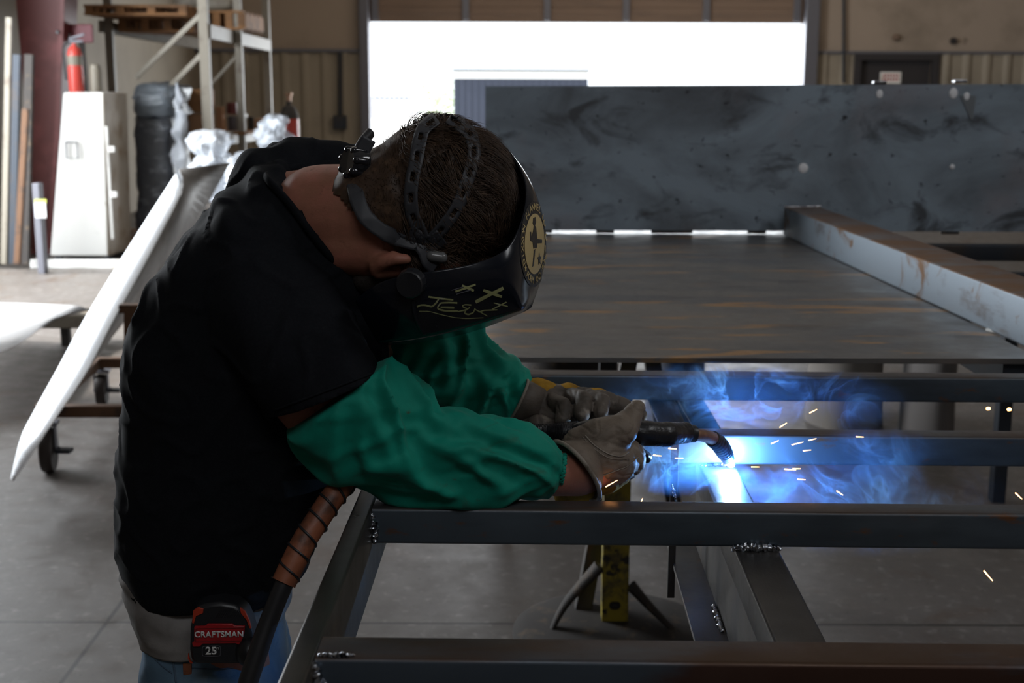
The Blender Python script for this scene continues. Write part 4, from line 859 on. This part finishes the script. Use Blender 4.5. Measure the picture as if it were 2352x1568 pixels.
# near (right) hand: thumb on top of the torch, fingers wrapped underneath
b = MB()
b.chain([(1335, 1055, 1.815, .034), (1372, 1050, 1.825, .040), (1410, 1055, 1.845, .037), (1438, 1052, 1.86, .030)], 22)
b.chain([(1330, 1022, 1.83, .026), (1380, 1005, 1.83, .030), (1425, 990, 1.83, .0255), (1445, 965, 1.845, .0185), (1462, 938, 1.855, .0135)], 22)   # thumb
b.chain([(1400, 1078, 1.835, .026), (1350, 1085, 1.82, .022)], 16)
b.chain([(1430, 1040, 1.86, .020), (1458, 1046, 1.885, .0155), (1462, 1030, 1.915, .0125)], 16)            # index curled round the handle
b.chain([(1428, 1058, 1.86, .018), (1455, 1064, 1.885, .014), (1456, 1042, 1.92, .012)], 16)
b.chain([(1415, 1078, 1.86, .016), (1444, 1082, 1.885, .013), (1444, 1060, 1.92, .011)], 16)
b.chain([(1398, 1092, 1.86, .014), (1428, 1096, 1.885, .012), (1425, 1075, 1.915, .010)], 16)
gl = mkobj('glove', organic(b, .0022, 3, lambda p: .0010 * noise.noise(p * 80) - .0013 * ridge(Vector((p.x * 40 + p.z * 50, p.y * 14, p.z * 30 - p.x * 30)), 6)), M_glove, who, 180); BV_g = bvh_of(gl)
rope_on(BV_g, [(1345, 1000), (1365, 1022), (1400, 1043), (1428, 1047), (1443, 1038)], .0012, 26, 'thumb_seam', M_piping, gl, .0004, 1.8)
rope_on(BV_g, [(1338, 1003), (1362, 1028), (1400, 1052), (1440, 1054)], .0007, 30, 'stitch_line', M_white if 0 else M_piping, gl, .0004, 1.8)
rope_on(BV_g, [(1375, 1095), (1400, 1086), (1440, 1070), (1465, 1050)], .001, 26, 'palm_seam', M_piping, gl, .0006, 1.83)
b = MB(); b.chain([(1352, 1112, 1.84, .020), (1395, 1108, 1.86, .018), (1430, 1095, 1.875, .012)], 16); b.chain([(1300, 1135, 1.81, .018), (1345, 1125, 1.82, .02)], 14); mkobj('suede_back', organic(b, .003, 3, lambda p: .001 * noise.noise(p * 120)), M_suede, gl, 180)
# flared cuff
rings = cuff([(1322, 1082, -44, -68, 34, 1.797, .040), (1342, 1070, -30, -58, 22, 1.807, .040), (1366, 1058, -18, -48, 10, 1.82, .037)])
b = MB(); b.loft(rings, cap=False); cf = b.build('glove_cuff', M_glove, gl, 180); solidify(cf, .002, 0)
b = MB(); b.tube(rings[0] + [rings[0][0]], .0034, 8, cap=False); b.build('glove_piping', M_piping, gl, 180)

# ------------------------------------------------------------------ welding torch and its hose
torch = thing('welding_torch', P(1480, 1000, 1.88), 'black taped welding torch with bent copper neck held in both gloves', 'welding torch')
def tube_px(name, pts, rad, m, parent=torch, n=40, seg=16, mod=None):
    c = catmull([(x, y, Y, r) for (x, y, Y), r in zip(pts, rad)], n); b = MB()
    b.tube([P(x, y, Y) for x, y, Y, r in c], [max(r, .0005) * (mod(i) if mod else 1) for i, (x, y, Y, r) in enumerate(c)], seg); return b.build(name, m, parent, 60)
random.seed(5)
tube_px('handle', [(1315, 992, 1.90), (1400, 975, 1.885), (1450, 985, 1.88), (1480, 994, 1.88), (1530, 997, 1.90), (1575, 993, 1.93)], [.0125, .014, .0165, .0185, .0185, .016], M_rubber, n=90, mod=lambda i: 1 + .025 * math.sin(i * .37) + .03 * random.random())
tube_px('collar', [(1560, 994, 1.925), (1580, 995, 1.94), (1596, 996, 1.945)], [.0135, .0142, .0135], M_plastic, n=8)
tube_px('gooseneck', [(1590, 998, 1.943), (1615, 1000, 1.96), (1638, 1008, 1.985), (1652, 1026, 2.01)], [.0098, .0098, .0105, .011], M_copper, n=24)
tube_px('nozzle', [(1636, 1007, 1.985), (1652, 1020, 2.0), (1664, 1038, 2.02), (1673, 1054, 2.04)], [.0128, .0138, .0132, .0098], M_nozzle, n=36, mod=lambda i: 1 + .04 * math.sin(i * 2.1))
tube_px('contact_tip', [(1671, 1050, 2.035), (1677, 1060, 2.05)], [.005, .004], M_copper, n=6)
b = MB(); b.chain([(1468, 1036, 1.885, .008), (1478, 1047, 1.89, .0095), (1484, 1050, 1.895, .009)], 14); b.build('trigger', M_rubber, torch, 180)
tube_px('strain_relief', [(1330, 986, 1.90), (1290, 993, 1.905), (1250, 990, 1.91), (1205, 985, 1.915)], [.0125, .0145, .0105, .010], M_rubber, n=120, mod=lambda i: 1 + .09 * (i % 3 == 0))
tube_px('cable', [(1215, 986, 1.915), (1120, 1000, 1.90), (1000, 1040, 1.86), (900, 1075, 1.86), (820, 1085, 1.76), (782, 1115, 1.70), (730, 1190, 1.67), (690, 1260, 1.65), (655, 1335, 1.63), (620, 1420, 1.615), (592, 1500, 1.60), (555, 1620, 1.58), (520, 1800, 1.55)], [.0095] * 5 + [.0125] * 4 + [.0125, .013, .013, .013], M_cable, n=110)
lw = tube_px('leather_wrap', [(800, 1093, 1.73), (782, 1118, 1.70), (758, 1150, 1.685), (730, 1193, 1.67), (700, 1240, 1.655), (676, 1288, 1.642), (652, 1338, 1.63)], [.0155, .016, .0165, .0165, .0165, .017, .0165], M_leather, n=60)
b = MB(); c = catmull([(800, 1093, 1.73), (782, 1118, 1.70), (758, 1150, 1.685), (730, 1193, 1.67), (700, 1240, 1.655), (676, 1288, 1.642), (652, 1338, 1.63)], 200); pts = []
for i, (x, y, Y) in enumerate(c):
    p = P(x, y, Y); q = P(*c[min(i + 1, 199)]) if i < 199 else p + (p - P(*c[198])); tt = (q - p).normalized(); a1 = tt.cross(Vector((0, 1, 0))).normalized(); a2 = a1.cross(tt); th = i / 199 * 2 * math.pi * 7.5
    pts.append(p + (a1 * math.cos(th) + a2 * math.sin(th)) * .0172)
b.tube(pts, .0017, 6); b.build('lacing', M_plastic, lw, 180)

# ------------------------------------------------------------------ tape measure on the pocket
tm = thing('tape_measure', P(508, 1460, 1.66), 'red and black tape measure clipped to the jeans pocket below the shirt hem', 'tape measure')
YT = 1.665
def px_plate(name, loop, Y, d, m, parent, bev=.002):
    b = MB(); f_ = [P(x, y, Y) for x, y in loop]; k = [v + Vector((0, d, 0)) for v in f_]; b.loft([f_, k]); return b.build(name, m, parent, 30, bevel=bev)
arc = [(446, 1398), (470, 1388), (505, 1384), (540, 1390), (562, 1408), (574, 1435), (583, 1470), (590, 1512), (584, 1526), (560, 1526), (450, 1525), (438, 1518), (434, 1492), (436, 1440)]
body_t = px_plate('case', arc, YT, .038, M_plastic, tm, .005)
for nm, lp in (('red_corner', [(444, 1402), (454, 1396), (467, 1398), (466, 1408), (450, 1415), (445, 1432), (441, 1430)]), ('red_corner', [(551, 1396), (562, 1404), (572, 1424), (577, 1443), (573, 1443), (566, 1424), (553, 1408)]), ('red_corner', [(432, 1500), (436, 1518), (442, 1524), (436, 1522), (431, 1512)])):
    px_plate(nm, lp, YT - .0015, .004, mat('orange_red_plastic', (.42, .04, .015), .4) if nm == 'red_corner' and 'orange_red_plastic' not in bpy.data.materials else bpy.data.materials['orange_red_plastic'], tm, .0004)
lab = px_plate('label', [(446, 1439), (471, 1438), (476, 1433), (533, 1433), (538, 1437), (562, 1438), (561, 1455), (552, 1479), (549, 1481), (541, 1477), (466, 1478), (458, 1485), (443, 1485), (441, 1476), (446, 1474)], YT - .003, .004, M_red, tm, .0006)
px_plate('label_frame', [(449, 1443), (560, 1441), (560, 1443), (451, 1445), (450, 1473), (555, 1471), (554, 1473), (447, 1475)], YT - .0036, .001, mat('dark_red_plastic', (.16, .008, .01), .4), lab, .0001)
def flat_text(s, cx, cy, size_px, Y, name, m, parent, sx=1.0, bold=.0, rot=0.0, th=.0006):
    me = text_mesh(s, 1.0, bold=bold, space=1.08); 
    for v in me.vertices:
        x, y = v.co.x * sx * size_px, -v.co.y * size_px; v.co = P(cx + x * math.cos(rot) - y * math.sin(rot), cy + y * math.cos(rot) + x * math.sin(rot), Y)
    o = mkobj(name, me, m, parent); solidify(o, th, 0); return o
flat_text('CRAFTSMAN', 503, 1457, 19, YT - .0042, 'brand_lettering', M_white, lab, .98, .03, -.01)
flat_text('25', 485, 1495, 24, YT - .001, 'length_number', M_white, tm, 1.05, .03)
flat_text('FT', 500, 1489, 6, YT - .001, 'unit_lettering', M_white, tm, .9)
b = MB(); fr = catmull([(468, 1484), (500, 1483), (506, 1487), (506, 1502), (501, 1506), (470, 1506), (465, 1502), (465, 1488), (468, 1484)], 60); b.tube([P(x, y, YT - .0008) for x, y in fr], .0004, 6); b.build('number_frame', M_trim, tm)
for i in range(12):
    b = MB(); x = 495 + i * 4.5; b.tube([P(x, 1419, YT - .0003), P(x + 12, 1400, YT - .0003)], .0005, 5); b.build('grip_rib', M_plastic, tm)
b = MB(); b.ellipsoid(P(578, 1490, YT + .012), (.022, .03, .024)); o = b.build('pouch', M_blackprint, None, 180, org=P(578, 1490, YT)); tag(o, 'small dark pouch hanging behind the hose beside the tape measure', 'pouch')

# ------------------------------------------------------------------ welding helmet
hel = thing('welding_helmet', P(1080, 620, 1.78), 'glossy black welding helmet with gold round sticker worn on the bent head', 'welding helmet')
MER = [[(850, 540, 1.97), (850, 620, 2.0), (900, 750, 2.0), (925, 783, 1.87)],
       [(1000, 272, 1.95), (1040, 400, 2.02), (1030, 745, 2.01), (1010, 775, 1.87)],
       [(1085, 284, 1.91), (1160, 330, 1.94), (1160, 700, 1.98), (1110, 757, 1.87)],
       [(1150, 318, 1.87), (1212, 385, 1.885), (1255, 600, 1.90), (1195, 719, 1.87)],
       [(1210, 395, 1.81), (1246, 445, 1.80), (1274, 565, 1.80), (1228, 700, 1.85)],
       [(1212, 470, 1.755), (1236, 520, 1.745), (1250, 625, 1.76), (1215, 710, 1.84)],
       [(1185, 548, 1.70), (1200, 610, 1.69), (1225, 690, 1.725), (1205, 716, 1.84)],
       [(1150, 588, 1.675), (1172, 630, 1.665), (1200, 712, 1.69), (1190, 722, 1.84)],
       [(1060, 614, 1.655), (1085, 665, 1.65), (1100, 744, 1.685), (1100, 760, 1.85)],
       [(975, 624, 1.65), (985, 690, 1.642), (1003, 773, 1.68), (1000, 783, 1.85)],
       [(866, 643, 1.665), (888, 705, 1.655), (930, 784, 1.69), (925, 792, 1.85)],
       [(816, 690, 1.70), (838, 737, 1.70), (868, 788, 1.73), (880, 793, 1.85)]]
b = MB(); vs = [P(*q) for m_ in MER for q in m_]; b.add(vs, [(4 * i + k, 4 * i + k + 1, 4 * i + 4 + k + 1, 4 * i + 4 + k) for i in range(len(MER) - 1) for k in range(3)])
me = b.mesh('shell'); sh = mkobj('shell', me, [M_helmet, mat('helmet_lining', (.008, .009, .011), .75, spec=.15)], hel, 180)
cr = me.attributes.new('crease_edge', 'FLOAT', 'EDGE')
for e in me.edges:
    a, c = sorted(e.vertices); r0, r1 = a % 4, c % 4
    if r0 == 2 and r1 == 2 and a // 4 >= 6: cr.data[e.index].value = .85
    if a // 4 == 7 and c // 4 == 7 and min(r0, r1) >= 1: cr.data[e.index].value = .9
m_ = sh.modifiers.new('sub', 'SUBSURF'); m_.levels = m_.render_levels = 4; m_.boundary_smooth = 'PRESERVE_CORNERS'; sm_ = sh.modifiers.new('solid', 'SOLIDIFY'); sm_.thickness = .003; sm_.offset = -1; sm_.material_offset = 1
BV_h = bvh_of(sh)
b = MB(); rim = [P(*m_[0]) for m_ in MER[1:]]; rp = [Vector(p) for p in catmull(rim, 90)]
evm = None
# marks on the near side panel: marker strokes, crosses and letters
def px_id(x, y): return x, y
S = [[(984, 681), (1012, 685), (1041, 688)], [(1008, 685), (1001, 696), (992, 704), (977, 700), (966, 700), (958, 704)],
     [(1050, 695), (1030, 694), (1012, 695), (1005, 704), (1006, 709), (1021, 713), (1052, 714)], [(1012, 705), (1043, 706)]]
S2 = [[(1052, 715), (1066, 712), (1074, 708), (1064, 705), (1062, 701), (1068, 699), (1082, 700)], [(1079, 705), (1068, 713), (1067, 719), (1076, 722), (1087, 717), (1091, 707)]]
decal(BV_h, strokes2d(S, 4.4), px_id, 'marker_lettering', M_marker, hel, .0006, 1.68, 0)
decal(BV_h, strokes2d(S2, 3.2), px_id, 'marker_lettering', M_marker, hel, .0006, 1.68, 0)
decal(BV_h, strokes2d([[(1142, 711), (1112, 712), (1099, 716)], [(1091, 710), (1105, 717), (1119, 725)]], 2.2), px_id, 'marker_lettering', M_marker, hel, .0006, 1.68, 0)
decal(BV_h, strokes2d([[(963, 714), (985, 714), (1010, 721), (1040, 728), (1070, 731), (1110, 729)]], 1.4), px_id, 'marker_line', M_marker, hel, .0006, 1.68, 0)
for ln, w in (([[(1046, 669), (1092, 653)], [(1061, 655), (1088, 667)]], 5.5), ([[(1092, 693), (1125, 676), (1156, 661)], [(1110, 666), (1152, 681)]], 8), ([[(1130, 710), (1163, 693)], [(1134, 695), (1166, 703)]], 2.4)):
    decal(BV_h, strokes2d(ln, w), px_id, 'marker_cross', M_marker, hel, .0006, 1.68, 0)
decal(BV_h, strokes2d([[(1037, 666), (1064, 658)], [(1048, 675), (1084, 664)]], 2.0), px_id, 'marker_scratch', M_trim, hel, .0009, 1.68, 0)
# round sticker on the front panel
EC = (1226, 560)
def st_map(u, v):          # sticker disc (-1..1) to pixels : tilted ellipse
    ax = (34, -22 * 0 + -8); ay = (14, -102)
    return EC[0] + 32 * u - 1 * v, EC[1] - 8 * u - 98 * v
disc = [(math.cos(2 * math.pi * k / 48), math.sin(2 * math.pi * k / 48)) for k in range(48)]
def fan(r, n=48, rings=6, sx=1.0, sy=1.0, cx=0, cy=0):
    mb = MB(); vs = [(cx, cy, 0)] + [(cx + r * sx * j / rings * math.cos(2 * math.pi * k / n), cy + r * sy * j / rings * math.sin(2 * math.pi * k / n), 0) for j in range(1, rings + 1) for k in range(n)]
    mb.add(vs, [(0, 1 + k, 1 + (k + 1) % n) for k in range(n)] + [(1 + (j - 1) * n + k, 1 + j * n + k, 1 + j * n + (k + 1) % n, 1 + (j - 1) * n + (k + 1) % n) for j in range(1, rings) for k in range(n)]); return mb.mesh('f', False)
stk = decal(BV_h, fan(1.0), st_map, 'sticker', M_blackprint, hel, .0006, 1.74, 0)
decal(BV_h, fan(.70), st_map, 'sticker_field', M_gold, stk, .0012, 1.74, 0)
fig = [[(-.1, .60), (.06, .62), (.10, .5), (.02, .42), (.1, .36), (.16, .1), (.5, .06), (.5, -.02), (.16, .0), (.14, -.1), (-.12, -.1), (-.16, .05), (-.32, .1), (-.34, .3), (-.26, .3), (-.24, .17), (-.12, .3), (-.06, .42), (-.14, .48)], [(-.08, -.14), (.02, -.12), (-.10, -.5), (-.2, -.52)], [(.30, -.22), (.34, -.32), (.44, -.33), (.36, -.4), (.38, -.5), (.3, -.44), (.22, -.5), (.24, -.4), (.17, -.33), (.27, -.32)]]
decal(BV_h, poly2d(fig), st_map, 'sticker_figure', M_blackprint, stk, .0017, 1.74, 1)
def arc_text(s, a0, a1, rad, size, flip=False):
    n = len(s)
    for i, ch in enumerate(s):
        if ch == ' ': continue
        a = math.radians(a0 + (a1 - a0) * i / (n - 1)); me = text_mesh(ch, size, bold=.0)
        def f(u, v, a=a):
            if flip: rx, ry = -math.sin(a), math.cos(a); nx, ny = -math.cos(a), -math.sin(a)
            else: rx, ry = math.sin(a), -math.cos(a); nx, ny = math.cos(a), math.sin(a)
            return st_map(math.cos(a) * rad + rx * u + nx * v, math.sin(a) * rad + ry * u + ny * v)
        decal(BV_h, me, f, 'sticker_letter', M_gold, stk, .0013, 1.74, 0)
arc_text('DIXXON FLANNEL CO', 205, 30, .85, .235)
arc_text('FORM AND FUNCTION', 232, 375, .85, .225, True)
decal(BV_h, poly2d([[(-.09 * math.sin(2 * math.pi * k / 10) * (1 if k % 2 == 0 else .45) + .84 * math.cos(math.radians(218)), .09 * math.cos(2 * math.pi * k / 10) * (1 if k % 2 == 0 else .45) + .84 * math.sin(math.radians(218))) for k in range(10)]]), st_map, 'sticker_star', M_gold, stk, .0013, 1.74, 0)
# side knob, headgear, ratchet knob
q, nn = hit(BV_h, 946, 648, 0, 1.65); ax = (nn + Vector((0, -.2, -.25))).normalized(); b = MB()
b.lathe([(.019, 0), (.0195, .004), (.018, .016), (.0165, .018), (.0165, .0165), (.012, .0165)], q - ax * .002, ax, 14); b.build('side_knob', M_plastic, hel, 25)
q, nn = hit(BV_h, 930, 705, 0, 1.66); b = MB(); strip_l = [(945, 685), (950, 720), (962, 760)]
rope_on(BV_h, [(948, 690), (955, 730), (975, 768)], .003, 20, 'side_vent_ridge', M_helmet, hel, 0, 1.66)
holes = lambda per, a, c, ks: (lambda i, k: (i % per) >= a and (i % per) < c and k in ks)
BV_head = BVHTree.FromPolygons(*(lambda mb: (mb.v, mb.f))((lambda mb: (mb.ellipsoid(HS, (.104, .103, .107), n=48, m=30), mb.chain([(985, 560, 1.80, .088), (955, 590, 1.79, .082)], 30), mb.chain([(860, 530, 1.79, .083)], 30), mb)[3])(MB())))
def strap(line, w, n, nm, hl, m=M_strap, off=.004, fb=1.76):
    mb = ribbon(BV_head, line, w, n, off, hl, 6, fb); o = mb.build(nm, m, hel, 40); solidify(o, .0022, 0); return o
strap([(975, 548), (962, 520), (950, 490), (946, 450), (950, 410), (958, 370), (965, 330), (975, 300), (1002, 278)], 30, 64, 'crown_strap', holes(9, 3, 7, (2, 3)))
strap([(988, 552), (1020, 515), (1045, 480), (1062, 440), (1075, 400), (1085, 360), (1080, 320), (1062, 298), (1030, 276)], 28, 64, 'crown_strap', holes(9, 3, 7, (2, 3)))
strap([(848, 318), (826, 360), (816, 400), (818, 440), (830, 480), (850, 510), (885, 535), (925, 552), (960, 560)], 34, 50, 'rear_band', None)
strap([(940, 530), (965, 548), (990, 556), (1015, 540)], 40, 20, 'strap_joint', None)
strap([(950, 540), (975, 575), (985, 600), (1000, 612)], 36, 20, 'pivot_arm', None)
b = MB(); q = P(1005, 277, 1.80); b.lathe([(.02, -.004), (.02, .006), (.016, .008)], q, (0, -.1, 1), 24)
for k in range(10): a = 2 * math.pi * k / 10; b.box(q + Vector((.018 * math.cos(a), .018 * math.sin(a), .006)), (.006, .004, .006), Matrix.Rotation(a, 3, 'Z'))
b.build('top_ratchet', M_plastic, hel, 40)
b = MB(); q = P(802, 372, 1.755); ax = Vector((-.72, -.62, .2)).normalized(); b.lathe([(.022, -.02), (.0215, -.004), (.017, .004), (.013, .002), (.011, -.002)], q, ax, 40)
a1 = ax.orthogonal().normalized(); a2 = ax.cross(a1)
for k in range(7): a = 2 * math.pi * k / 7; d = a1 * math.cos(a) + a2 * math.sin(a); b.capsule(q + d * .018 - ax * .014, q + d * .0175 + ax * .0, .0062, .0055, 10)
b.build('ratchet_knob', mat('glossy_black_knob', (.012, .013, .016), .12, 0, coat=.5), hel, 50)
b = MB(); b.tube([P(x, y, Y) for x, y, Y in catmull([(850, 306, 1.80), (828, 335, 1.775), (814, 375, 1.76), (808, 420, 1.755), (812, 465, 1.75), (835, 500, 1.73)], 30)], [.0065] * 30, 12, flat=1.2); b.build('ratchet_housing', M_plastic, hel, 60)
b = MB(); q, nn = hit(BV_head, 992, 588, .004, 1.7); b.capsule(q, q + Vector((.012, 0, -.002)), .008, .008); b.build('pivot_pin', mat('clear_grey_plastic', (.12, .12, .12), .2), hel, 60)
# ------------------------------------------------------------------ arc, sparks, smoke
AP = P(1679, 1066, 2.055)
b = MB(); b.ellipsoid(AP, (.006, .006, .005), n=16, m=10); tag(b.build('welding_arc', M_arc, None, 180, org=AP), 'tiny blinding welding arc between the torch tip and the frame', 'welding arc')
lamp('arc_light', 'POINT', AP + Vector((.002, -.014, .004)), 9.5, (.09, .36, 1.0), .006)
lamp('arc_core_light', 'POINT', AP + Vector((-.004, -.007, .004)), 1.6, (.75, .9, 1.0), .006)
SPK = [(1799, 976, -32, 2.0), (1868, 944, -25, 2.0), (1832, 1018, -12, 1.98), (1866, 1009, -12, 1.98), (1815, 1078, 6, 1.97), (1854, 1034, -4, 1.99), (1780, 1015, -22, 2.0), (1830, 1076, 3, 1.96), (1735, 1072, 3, 2.0), (1405, 1110, -28, 1.78), (1472, 1154, -68, 1.8), (1929, 1132, 35, 1.95), (1975, 1003, 5, 2.05), (2270, 1322, 48, 1.5), (2340, 1139, 42, 1.55), (1510, 1046, 8, 1.98), (1560, 1052, 3, 2.0), (1545, 1030, 8, 2.0), (1841, 1101, 6, 1.95), (2270, 938, 0, 2.6), (2318, 940, 0, 2.6)]
LOC = ['on the upper right of the arc', 'highest right of the arc', 'low right of the torch tip', 'farther low right of the torch tip', 'below the right of the arc', 'level with the rusty tube edge', 'just right of the bright face', 'lower cluster right of the arc', 'closest right of the nozzle', 'under the near glove', 'just above the near tube below the glove', 'lower right in the smoke', 'far right on the blue tube face', 'lowest right over the dark floor', 'at the right edge of the view', 'left of the arc under the handle', 'left of the arc under the collar', 'left of the arc just below the torch', 'lowest of the cluster in the smoke', 'orange glowing dot over the far gap', 'faint orange dot at the far right gap']
for i, (x, y, an, Y) in enumerate(SPK):
    c = P(x, y, Y); L = .006 if i < 19 else .0015; L = .009 if i in (4, 2, 9, 13) else L; d = Vector((math.cos(math.radians(an)), .15, -math.sin(math.radians(an)))); b = MB(); b.capsule(c - d * L, c + d * L, .0009 if i < 19 else .003, .0005 if i < 19 else .003, 8, 3)
    tag(b.build('spark', M_spark, None, 180, org=c), 'glowing orange spark ' + LOC[i], 'spark', 'sparks thrown off the weld')
def smoke_mat(name, dens, seed, col=(.22, .5, 1.0), sc=9.0):  # blue scatter colour carries part of the arc's blue light
    m = bpy.data.materials.new(name); m.use_nodes = True; nt = m.node_tree; N = nt.nodes; L = nt.links; N.remove(N['Principled BSDF'])
    v = N.new('ShaderNodeVolumeScatter'); v.inputs['Color'].default_value = col + (1,); v.inputs['Anisotropy'].default_value = .1; L.new(v.outputs[0], N['Material Output'].inputs['Volume'])
    tc = N.new('ShaderNodeTexCoord'); mp = N.new('ShaderNodeMapping'); mp.inputs['Location'].default_value = (seed, seed * .7, 0); mp.inputs['Scale'].default_value = (1, 1, .8); L.new(tc.outputs['Object'], mp.inputs[0])
    a = N.new('ShaderNodeTexNoise'); a.inputs['Scale'].default_value = sc; a.inputs['Detail'].default_value = 5; a.inputs['Distortion'].default_value = 1.6; L.new(mp.outputs[0], a.inputs['Vector'])
    # thin curling sheets: where the noise crosses its middle value
    s1 = N.new('ShaderNodeMath'); s1.operation = 'SUBTRACT'; s1.inputs[1].default_value = .5; L.new(a.outputs['Fac'], s1.inputs[0]); s2 = N.new('ShaderNodeMath'); s2.operation = 'ABSOLUTE'; L.new(s1.outputs[0], s2.inputs[0])
    r = N.new('ShaderNodeMapRange'); r.inputs['From Min'].default_value = .022; r.inputs['From Max'].default_value = .0; L.new(s2.outputs[0], r.inputs['Value'])
    b_ = N.new('ShaderNodeTexNoise'); b_.inputs['Scale'].default_value = 4.5; b_.inputs['Detail'].default_value = 2; L.new(mp.outputs[0], b_.inputs['Vector']); r2 = N.new('ShaderNodeMapRange'); r2.inputs['From Min'].default_value = .42; r2.inputs['From Max'].default_value = .65; L.new(b_.outputs['Fac'], r2.inputs['Value'])
    # fade towards the edge of the plume (generated coordinates)
    sb = N.new('ShaderNodeVectorMath'); sb.operation = 'SUBTRACT'; sb.inputs[1].default_value = (.5, .5, .5); L.new(tc.outputs['Generated'], sb.inputs[0]); ln = N.new('ShaderNodeVectorMath'); ln.operation = 'LENGTH'; L.new(sb.outputs[0], ln.inputs[0])
    r3 = N.new('ShaderNodeMapRange'); r3.inputs['From Min'].default_value = .5; r3.inputs['From Max'].default_value = .2; L.new(ln.outputs['Value'], r3.inputs['Value'])
    ad = N.new('ShaderNodeMath'); ad.operation = 'ADD'; ad.inputs[1].default_value = .07; L.new(r.outputs[0], ad.inputs[0])
    x = ad.outputs[0]
    for o_ in (r2.outputs[0], r3.outputs[0]):
        q_ = N.new('ShaderNodeMath'); q_.operation = 'MULTIPLY'; L.new(x, q_.inputs[0]); L.new(o_, q_.inputs[1]); x = q_.outputs[0]
    q_ = N.new('ShaderNodeMath'); q_.operation = 'MULTIPLY'; q_.inputs[1].default_value = dens; L.new(x, q_.inputs[0]); L.new(q_.outputs[0], v.inputs['Density'])
    m.cycles.volume_step_rate = .35 if hasattr(m, 'cycles') else 1
    return m
for (x0, y0, x1, y1, Y, dp, dn, sd, lab) in ((1660, 1000, 2300, 1260, 2.0, .17, 60, 1.3, 'blue lit smoke plume drifting below and right of the arc'), (1430, 1000, 1700, 1130, 2.0, .12, 70, 4.1, 'bright blue smoke curling under the torch neck left of the arc'), (1320, 840, 2060, 1010, 2.14, .16, 48, 7.7, 'blue smoke wisps rising above the torch and the farther tubes')):
    a, c = P(x0, y0, Y), P(x1, y1, Y); b = MB(); b.ellipsoid((a + c) / 2, (abs(c.x - a.x) / 2 * 1.1, dp / 2, abs(a.z - c.z) / 2 * 1.15), n=24, m=14)
    o = b.build('smoke_plume', smoke_mat('smoke', dn, sd), None, 180, org=(a + c) / 2); tag(o, lab, 'smoke', 'wisps of welding smoke', 'stuff')
